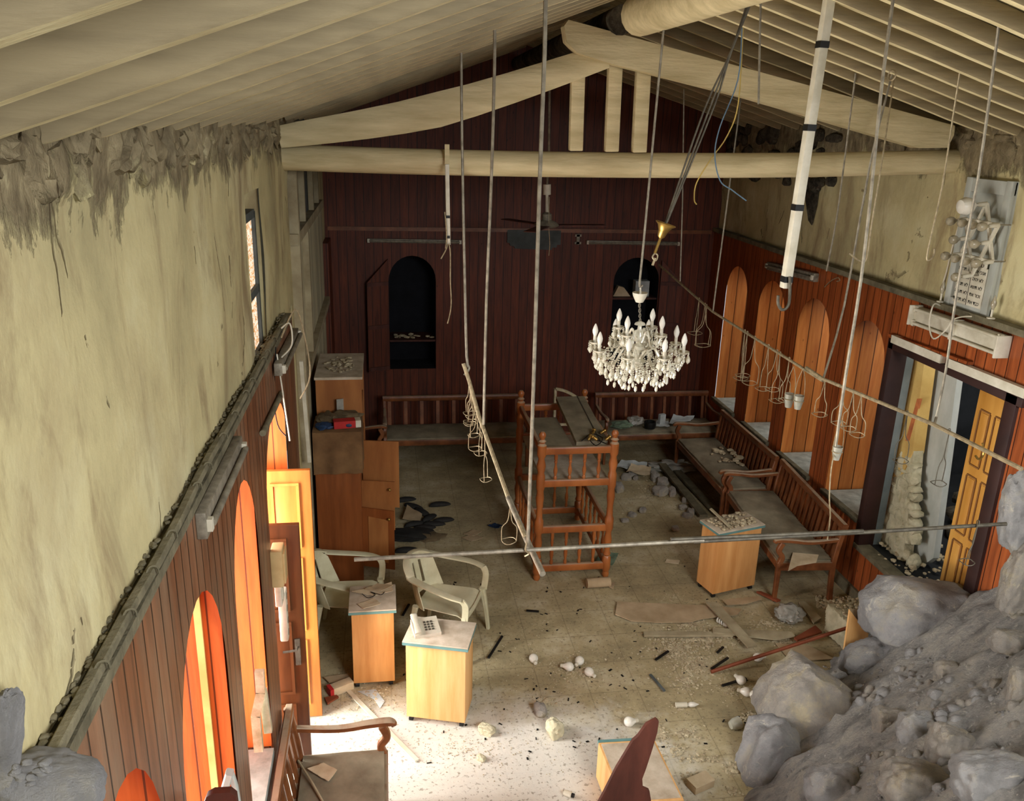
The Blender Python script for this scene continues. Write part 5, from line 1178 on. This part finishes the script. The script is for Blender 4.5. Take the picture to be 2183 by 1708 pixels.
boulder(1790, 1690, 150, 110, 71, 'rock', 'grey stone at the bottom edge beneath the large ochre boulder', .1)
boulder(100, 1672, 235, 120, 73, 'rock', 'grey dusty boulder in the bottom left corner', .12, y=1.55, depth=.9, sink=0)
boulder(10, 1570, 60, 210, 79, 'rock', 'upright grey stone at the left frame edge', .05, y=1.5, depth=1.5, sink=0)
for k_ in range(100):
    zx, zy = random.choice(((R_(1080, 1300), R_(680, 960)), (R_(1280, 1850), R_(880, 1060)), (R_(1100, 1900), R_(1040, 1220)), (R_(700, 1400), R_(1380, 1690)), (R_(640, 1000), R_(800, 1080))))
    px, py = 1583 + zx * .309, 1180 + zy * .309; s = R_(11, 34)
    boulder(px, py, s, s * R_(.6, .95), 200 + k_, random.choice(('rock', 'rock', 'rock2')), 'small broken stone lying loose on the rubble heap', R_(-.5, .5), sink=-.45, blocky=.35, group='loose stones on the rubble heap', sub=2, name='stone', amp=.3)
for k_ in range(14):
    boulder(40 + R_(-10, 70), 1632 + R_(-14, 40), R_(14, 30), R_(10, 18), 400 + k_, 'rock', 'small loose stone resting on the bottom left boulder', R_(-.4, .4), y=1.36, sink=0, group='loose stones on the bottom left boulder', sub=2, name='stone', amp=.3)
b = B()
for k_ in range(1500):
    zx, zy = random.choice(((R_(560, 1000), R_(780, 1150)), (R_(1050, 1900), R_(700, 1250)), (R_(300, 1500), R_(1350, 1700)), (R_(1200, 1941), R_(1000, 1700))))
    p = hit(1583 + zx * .309, 1180 + zy * .309); s = R_(.008, .03); b.rock(p, (s, s, s * .8), k_, 1, .35)
obj('rubble', b, 'rock', label='fine gravel strewn over the stones of the big heap', cat='gravel', kind='stuff')

# ------------------------------------------------------------------ things strewn on the floor
z5 = lambda x, y: (1250 + x * .3207, 1180 + y * .3207)
z4 = lambda x, y: (650 + x * .3207, 1180 + y * .3207)
def plate(name, pts, z, th, m, label, cat, fz=None, tilt=0):
    q = [FL(*p, z) for p in pts]; b = B(); b.prism(q, (0, 0, th)); return obj(name, b, m, label=label, cat=cat)
plate('hardboard_sheet', [z5(*p) for p in ((205, 325), (520, 338), (840, 352), (1030, 372), (1005, 412), (870, 424), (760, 440), (690, 460), (480, 462), (300, 452), (192, 408))], .02, .008, 'card', 'large torn hardboard sheet lying on the floor left of the crossed planks', 'board')
plate('plank', [z5(*p) for p in ((795, 335), (868, 335), (1135, 622), (1075, 632))], .06, .018, 'plank', 'greyish plank crossing the others from the lone pedestal downwards', 'plank')
plate('plank', [z5(*p) for p in ((380, 530), (970, 532), (975, 556), (385, 556))], .02, .02, 'plank', 'straight pale plank lying level across the floor chips', 'plank')
plate('plank', [z5(*p) for p in ((838, 505), (1360, 530), (1385, 556), (1260, 580), (840, 532))], .041, .016, 'plank', 'wide plank under the crossing plank, running right to the block', 'plank')
plate('hardboard_sheet', [z5(*p) for p in ((1258, 600), (1480, 618), (1645, 704), (1360, 720))], .015, .008, 'card', 'triangular hardboard piece on the floor below the long red stick', 'board')
plate('hardboard_sheet', [z5(*p) for p in ((905, 312), (1150, 288), (1165, 308), (1060, 338), (935, 345))], .03, .006, 'card', 'curved flake of board just below the lone pedestal', 'board')
plate('plank', [z5(*p) for p in ((1412, 332), (1450, 328), (1560, 440), (1512, 472))], .02, .02, 'plank', 'short brown plank beside the crumpled plastic bag', 'plank')
plate('plank', [z5(*p) for p in ((1130, 262), (1160, 262), (1290, 320), (1265, 326))], .02, .02, 'redstick', 'narrow brown batten between the lone pedestal and the bench leg', 'plank')
plate('wood_scrap', [z5(*p) for p in ((1380, 572), (1520, 490), (1565, 532), (1400, 588))], .06, .02, 'redstick', 'red brown wood scrap behind the long red stick', 'wood')
e0, e1 = FL(*z5(830, 788), .02), AY(*z5(1740, 494), 5.9)
rod('wooden_stick', 'long red brown stick leaning from the floor chips onto the block', [e0, e0.lerp(e1, .5), e1], .016, 'redstick', 7, cat='stick')
# block with rubble
A_, B_ = FL(1752, 1345), FL(1800, 1394); u_ = (B_ - A_).normalized(); n_ = V((-u_.y, u_.x, 0)); n_ = n_ if n_.x > 0 else -n_
b = B(); c_ = (A_ + B_) / 2 + n_ * .24 + V((0, 0, .15)); b.rock(c_, ((B_ - A_).length * 1.1, .56, .34), 91, 5, .07, Mx.Rotation(math.atan2(u_.y, u_.x), 3, 'Z'), 2.0, .9); obj('concrete_block', b, 'concrete', label='pale rough masonry block at the foot of the heap beside the right wall', cat='block')
b = B()
for k_ in range(260):
    q = c_ + u_ * R_(-.2, .26) + n_ * R_(-.2, .3); s = R_(.012, .04); b.rock((q.x, q.y, .30 + s * .2), (s, s, s * .7), 500 + k_, 1, .3)
for k_ in range(200):
    q = FL(R_(1740, 1830), R_(1272, 1300)); s = R_(.012, .04); b.rock((q.x, q.y, s * .25), (s, s, s * .7), 800 + k_, 1, .3)
obj('debris', b, 'chips', label='broken plaster heaped on and behind the pale masonry block', cat='debris', kind='stuff')
t = thing('cabinet_fragment', 'broken corner of a beech veneered cabinet jammed between block and boulders', 'wood', AY(1825, 1390, 5.55))
obj('veneer_side', B().prism([AY(*z5(*p), 5.55) for p in ((1752, 378), (1800, 440), (1876, 535), (1866, 600), (1790, 625), (1708, 690), (1730, 530))], (0, .02, 0)), 'maple', t)
obj('top_edge', B().prism([AY(*z5(*p), 5.57) for p in ((1750, 372), (1850, 362), (1885, 480), (1876, 540))], (0, .02, -.01)), 'card', t)
p = FL(1680, 1322); crumple('plastic_bag', p, (.26, .24, .17), 95, 'bag', 'crumpled clear plastic bag on the floor in front of the bench leg', 'bag', .34, 4)
# fallen lamps
def gbulb(px, py, rz, label, r=.032, base=True, group=None, spiral=False):
    p = FL(px, py); d = V((math.cos(rz), math.sin(rz), 0)); t = thing('light_bulb', label, 'bulb', (p.x, p.y, 0), group=group); c = p + V((0, 0, r))
    if spiral:
        obj('glass_coil', B().tube([c + d * (.006 * k_ - .03) + V((-d.y, d.x, 0)) * (.022 * math.cos(k_ * 1.05)) + V((0, 0, .022 * math.sin(k_ * 1.05))) for k_ in range(28)] if False else [c + d * (.003 * k_ - .03) + V((-d.y, d.x, 0)) * (.02 * math.cos(k_ * .8)) + V((0, 0, .02 * math.sin(k_ * .8))) for k_ in range(30)], .007, 6), 'bulb', t)
        obj('lamp_base', B().lathe([(.024, 0), (.024, .03), (.013, .04), (.013, .065)], c + d * .06, 12, d), 'white', t)
    else:
        obj('globe', B().lathe([(.001, -r), (r * .38, -r * .92), (r * .71, -r * .71), (r * .92, -r * .38), (r, 0), (r * .92, r * .4), (r * .74, r * .74), (r * .55, r * 1.02), (r * .45, r * 1.2), (r * .42, r * 1.3)], c, 16, d), 'bulb', t)
        if base: obj('screw_base', B().lathe([(r * .42, r * 1.3), (r * .40, r * 1.85), (r * .15, r * 1.95)], c, 12, d), 'white', t)
for px, py, rz, lab in ((1213, 1430, 2.8, 'white light bulb on the central chip pile, left of three'), (1235, 1417, -2.2, 'white light bulb on the central chip pile, farthest of three'), (1255, 1441, -1.1, 'white light bulb on the central chip pile, right of three'), (1137, 1412, -1.5, 'white bulb lying alone left of the central chip pile'), (1579, 1459, 1.9, 'round white bulb by the black strip near the ochre boulder'), (1591, 1484, 2.7, 'round white bulb touching another one, left of the pair'), (1607, 1491, 1.2, 'round white bulb touching another one, right of the pair'), (1340, 1548, .1, 'white bulb on the floor behind the torn brown panel'), (1614, 1410, .1, 'white bulb with a brass base under the long red stick')): gbulb(px, py, rz, lab, .04)
gbulb(1534, 1330, -1.0, 'white spiral energy saving bulb between the crossed planks', .03, spiral=True)
t = thing('candle_bulb', 'fallen candle lamp with white sleeve lying on the chips', 'bulb', FL(1458, 1511))
p = FL(1440, 1509) + V((0, 0, .025)); d = V((1, -.06, 0)).normalized(); obj('sleeve', B().cyl(p, p + d * .09, .022), 'white', t); obj('bulb', B().lathe([(.012, .095), (.022, .12), (.02, .15), (.002, .19)], p, 12, d), 'bulb', t)
p = FL(1202, 1695) + V((0, 0, .022)); t = thing('lamp_socket', 'white lamp socket lying on the floor at the bottom edge', 'lamp socket', (p.x, p.y, 0)); d = V((.8, -.5, 0)).normalized()
obj('socket_body', B().lathe([(.018, 0), (.022, .02), (.022, .05), (.016, .055)], p, 12, d), 'white', t); obj('socket_ring', B().lathe([(.015, .055), (.015, .075)], p, 12, d), 'black', t)
for i, (a, c_, m_, lab) in enumerate(((z5(425, 805), z5(520, 915), 'greydk', 'dark green strip lying on the chips left of the red stick'), (z5(460, 708), z5(545, 650), 'black', 'short black strip among the chips above the green strip'), (z5(903, 880), z5(1062, 830), 'black', 'black strip beside the round white bulbs'), (z5(832, 768), z5(942, 694), 'black', 'thin black strip at the low end of the red stick'), (z4(1220, 695), z4(1312, 550), 'black', 'long black strip on bare floor right of the telephone pedestal'), (z4(650, 412), z4(692, 338), 'black', 'black strip standing out behind the door-side pedestal'), (z4(1472, 380), z4(1556, 386), 'black', 'flat dark strip on bare floor in front of the reading desk'), (z5(870, 660), z5(910, 622), 'black', 'bent dark strip just under the crossed planks'))):
    b = B(); b.bar(FL(*a, .02), FL(*c_, .022), .02, .012); obj('strip', b, m_, label=lab, cat='strip')
def frock(px, py, w, h, seed, label, m='concrete', group=None, blocky=.35):
    p = FL(px, py); s = F_ / (RM.transposed() @ (p - CAMP)).z; b = B(); b.rock(p + V((0, 0, h / s * .38)), (w / s, w / s * .75, h / s * 1.05), seed, 4, .22, Mx.Rotation(seed, 3, 'Z'), 1.4, blocky); obj('stone', b, m, label=label, cat='stone', group=group)
frock(1182, 1566, 46, 40, 5, 'pale chunky stone alone on the floor right of the telephone pedestal')
frock(1152, 1522, 38, 26, 8, 'flat tan stone with crumbs behind the pale chunky stone', 'rock2')
frock(1038, 1562, 40, 20, 12, 'small crumbled lump at the foot of the telephone pedestal')
frock(1026, 1620, 22, 12, 15, 'tiny lump on the pale floor in front of the telephone pedestal')
t = thing('match_box', 'small cream cardboard box on the floor near the bottom edge', 'box', FL(1492, 1678)); c_ = FL(1492, 1678)
obj('box_body', B().box((c_.x, c_.y, .035), (.17, .10, .06), .35, bev=.004), 'card', t); obj('box_lid', B().box((c_.x, c_.y, .066), (.172, .102, .006), .35), 'paper', t)
p = FL(1556, 1556); b = B(); b.lathe([(.03, 0), (.045, .03), (.05, .08), (.046, .08), (.04, .03)], p + V((0, 0, .04)), 14, (1, .2, .1)); obj('broken_cup', b, 'glass', label='broken clear cup on the floor beside the lower boulder', cat='cup')
p = FL(1614, 1548); b = B(); b.lathe([(.035, 0), (.04, .08), (.03, .08), (.026, .0)], p + V((0, 0, .04)), 14, (-.4, -1, .35)); obj('pipe_stub', b, 'black', label='short black pipe stub among the shells by the ochre boulder', cat='pipe')
a, c_ = FL(741, 1472, .012), FL(889, 1622, .012); b = B(); b.bar(a, c_, .035, .012); obj('trim_strip', b, 'white', label='long white strip on the bright floor by the pedestals', cat='strip')
t = thing('carton', 'white and red carton lying by the foot of the orange door leaf', 'box', FL(722, 1470)); a, c_ = FL(703, 1474, .04), FL(750, 1456, .04)
obj('carton_body', B().bar(a, c_, .08, .07, bev=.003), 'paper', t); obj('carton_end', B().bar(a - (c_ - a).normalized() * .01, a + (c_ - a).normalized() * .02, .082, .072), 'red', t)
plate('cardboard_sheet', [z4(*p) for p in ((125, 828), (320, 800), (310, 845), (160, 862))], .02, .01, 'card', 'brown cardboard on the floor under the white and red carton', 'cardboard')
plate('wood_scrap', [z4(*p) for p in ((132, 968), (212, 950), (225, 962), (150, 1008))], .01, .015, 'redstick', 'small wood scrap on the floor below the white and red carton', 'wood')
plate('paper_sheet', [z4(*p) for p in ((350, 918), (470, 905), (530, 985), (500, 1030), (460, 970))], .004, .003, 'paperblue', 'torn whitish paper on the pale floor between the pedestals', 'paper')
p = FL(1275, 1252); b = B(); b.cyl(p + V((-.12, 0, .05)), p + V((.12, .01, .05)), .05, n=14); obj('rolled_cloth', b, 'card', label='rolled dusty cloth on the floor in front of the reading desk', cat='cloth')
sheet('cardboard_sheet', (z5(90, 200), z5(180, 240), z5(190, 200), z5(110, 185)), .01, 'card', 'flat dusty card beside the rolled cloth', 'cardboard', .01)
sheet('plastic_sheet', ((1268, 1200), (1305, 1210), (1318, 1185), (1285, 1176)), .02, 'green', 'greenish sheet of plastic on the floor at the reading desk foot', 'sheet', .03)
sheet('paper_sheet', (z5(522, 62), z5(612, 74), z5(622, 50), z5(535, 40)), .006, 'paper', 'small pale paper on the floor left of the lone pedestal', 'paper', .006)
sheet('paper_sheet', ((1310, 1000), (1375, 1012), (1380, 990), (1325, 984)), .03, 'paperblue', 'white papers on the dark floor below the back right bench', 'paper', .05)
sheet('paper_sheet', ((1335, 1010), (1385, 1018), (1388, 1000), (1345, 995)), .06, 'paper', 'yellowed paper overlapping the white papers below the back right bench', 'paper', .05)
crumple('plastic_bag', FL(1430, 1002), (.6, .3, .12), 97, 'bag', 'crumpled clear plastic sheet on the dark floor near the corner bench', 'bag', .6, 4)
b = B(); b.bar(FL(1412, 990, .1), FL(1500, 1100, .05), .10, .03); obj('plank', b, 'ledge', label='dark plank on the floor in front of the corner bench, left of two', cat='plank')
b = B(); b.bar(FL(1440, 1000, .05), FL(1530, 1095, .04), .10, .03); obj('plank', b, 'ledge', label='dark plank on the floor in front of the corner bench, right of two', cat='plank')
GS = 'stones on the dark floor behind the lone pedestal'
for k_, (px, py, w_, h_) in enumerate(((1318, 1040, 30, 22), (1335, 1018, 24, 16), (1348, 1012, 20, 14), (1395, 1018, 26, 22), (1412, 1028, 26, 20), (1408, 1048, 38, 22), (1432, 1050, 22, 22), (1462, 1068, 18, 14), (1455, 1082, 20, 12), (1472, 1092, 22, 14), (1465, 1100, 24, 10), (1440, 1128, 18, 12), (1370, 1088, 22, 10), (1348, 1098, 20, 10), (1332, 1110, 18, 9), (1355, 1020, 14, 10))): frock(px, py + h_ * .3, w_, h_, 30 + k_, 'dusty stone lying on the dark floor behind the lone pedestal', 'rock2', GS, .5)
# lying pedestal and the torn panel in front of it
TL, TR, BR = FL(1276, 1584, .3), FL(1395, 1577, .3), FL(1458, 1706, .3); BL = TL + (BR - TR)
t = thing('pedestal', 'overturned beech pedestal lying at the bottom edge behind a torn panel', 'pedestal', ((TL + BR) / 2).xy.to_3d())
obj('cabinet_body', B().prism([TL, TR, BR, BL], (0, 0, -.29)), 'maple', t)
ctr = (TL + BR) / 2; obj('back_panel', B().prism([ctr + (q - ctr) * .93 + V((0, 0, -.002)) for q in (TL, TR, BR, BL)], (0, 0, .008)), 'desktop', t)
obj('edge_band', B().bar(TL + (TL - BL).normalized() * .012 - V((0, 0, .01)), TR + (TL - BL).normalized() * .012 - V((0, 0, .01)), .022, .03), 'teal', t)
yT = 3.45; pp = [AY(*z5(*p), yT) for p in ((482, 1118), (472, 1190), (440, 1300), (398, 1430), (372, 1500), (376, 1560), (420, 1580), (430, 1640))]
qq = [AY(*z5(*p), yT) for p in ((60, 1700), (120, 1590), (200, 1430), (255, 1340), (310, 1248), (345, 1218), (400, 1140), (440, 1118), (466, 1104))]
b = B(); b.prism([V((qq[0].x - .12, yT, .0))] + qq + pp + [V((pp[-1].x + .05, yT, .0))], (0, .02, 0)); obj('broken_board', b, 'brownwd', label='torn dark red brown panel sticking up at the bottom edge', cat='panel')
# chips on the floor
b = B()
def chips(cx, cy, rx, ry, n, s0=.012, s1=.036, seed=0):
    for k_ in range(n):
        a = R_(0, 2 * PI); r = abs(random.gauss(0, .5)); p = FL(cx + rx * r * math.cos(a), cy + ry * r * math.sin(a))
        if p.x > XR - .1 or p.x < XL + .1 or p.y < .8: continue
        s = R_(s0, s1); b.rock((p.x, p.y, s * .15), (s, s * R_(.6, .95), s * .38), seed + k_, 1, .18, Mx.Rotation(R_(0, 6), 3, 'Z'))
for a in ((1500, 1365, 120, 34, 420), (1440, 1385, 70, 40, 340), (1490, 1420, 95, 45, 640, .008, .024), (1470, 1330, 60, 16, 90), (1240, 1432, 60, 28, 110), (1165, 1495, 30, 20, 40), (1460, 1450, 60, 40, 120), (1450, 1512, 30, 16, 60, .008, .02), (1410, 1570, 24, 26, 60), (1460, 1565, 40, 16, 60), (1600, 1530, 30, 20, 60), (1440, 1600, 50, 24, 50), (1500, 1620, 60, 20, 50), (1560, 1640, 30, 18, 60), (1480, 1655, 40, 10, 16), (1560, 1470, 50, 30, 90, .008, .025), (1640, 1330, 60, 18, 140, .01, .03), (1680, 1370, 50, 20, 110, .01, .03), (1600, 1305, 60, 10, 50, .008, .02), (1440, 1275, 60, 12, 40, .008, .02), (1560, 1690, 30, 12, 40)): chips(*a)
chips(1200, 1420, 420, 170, 900, .005, .018); chips(800, 1480, 60, 40, 130, .008, .03); chips(740, 1480, 40, 60, 120, .006, .02); chips(1000, 1600, 250, 70, 260, .005, .014); chips(900, 1130, 150, 70, 60, .008, .02); chips(1380, 1050, 90, 70, 160, .01, .035)
obj('pebbles', b, 'chips', label='flat stone chips and pebbles scattered over the floor', cat='chips', kind='stuff')
b = B()
for k_ in range(130):
    p = FL(random.gauss(1180, 260), random.gauss(1400, 110))
    if not (0 < p.x < 4.2 and 4.3 < p.y < 9): continue
    a = R_(0, 6); s = R_(.01, .035); b.bar(p + V((0, 0, .004)), p + V((math.cos(a) * s, math.sin(a) * s, .006)), R_(.006, .016), .004)
obj('splinters', b, 'black', label='dark splinters and charred flecks scattered over the floor', cat='splinters', kind='stuff')

# ------------------------------------------------------------------ light
def area(name, loc, aim, sx, sy, power, color=(1, 1, 1)):
    l = bpy.data.lights.new(name, 'AREA'); l.shape = 'RECTANGLE'; l.size = sx; l.size_y = sy; l.energy = power; l.color = color
    o = bpy.data.objects.new(name, l); COL.objects.link(o); o.location = loc
    o.rotation_euler = (V(aim) - V(loc)).to_track_quat('-Z', 'Y').to_euler(); return o
area('door_daylight', (-2.3, 5.0, 1.9), (0.6, 5.1, .3), 1.3, 2.6, 230, (.96, .98, 1))
for h in LW: area('outdoor_ground_glare', (-2.4, h[1] + .55, .5), (3.5, h[1] + .7, 4.8), 1.2, .9, 150, (1, .96, .88))
area('outdoor_glare', (-4.6, 2.3, .9), (4.5, 5.4, 3.3), 2.4, 1.3, 330, (1, .98, .94))
for h in RW[:4]: area('window_daylight', (5.7, (h[0] + h[1]) / 2 - .3, 3.0), (XR + .3, (h[0] + h[1]) / 2, 1.5), .7, .7, 9, (1, .97, .92))
area('passage_fill', (4.95, 5.5, 3.3), (5.0, 6.6, 1.2), .5, .8, 8, (1, .97, .9))  # unseen lamp added to brighten the pilaster and yellow wall stub
area('collapsed_roof_daylight', (3.6, -1.8, 5.6), (2.6, 3.6, .4), 3, 3, 640, (.96, .98, 1))
w = bpy.data.worlds.new('sky'); sc.world = w; w.use_nodes = True
bg = w.node_tree.nodes['Background']; bg.inputs['Color'].default_value = (.88, .94, 1, 1); bg.inputs['Strength'].default_value = .65
sc.view_settings.view_transform = 'Standard'; sc.view_settings.look = 'None'; sc.view_settings.gamma = 1; sc.view_settings.use_curve_mapping = False
try:
    cy_ = sc.cycles; cy_.max_bounces = 7; cy_.diffuse_bounces = 5; cy_.glossy_bounces = 3; cy_.transmission_bounces = 5; cy_.caustics_reflective = False; cy_.caustics_refractive = False; cy_.adaptive_threshold = .035
except Exception: pass
sc.view_settings.exposure = .30
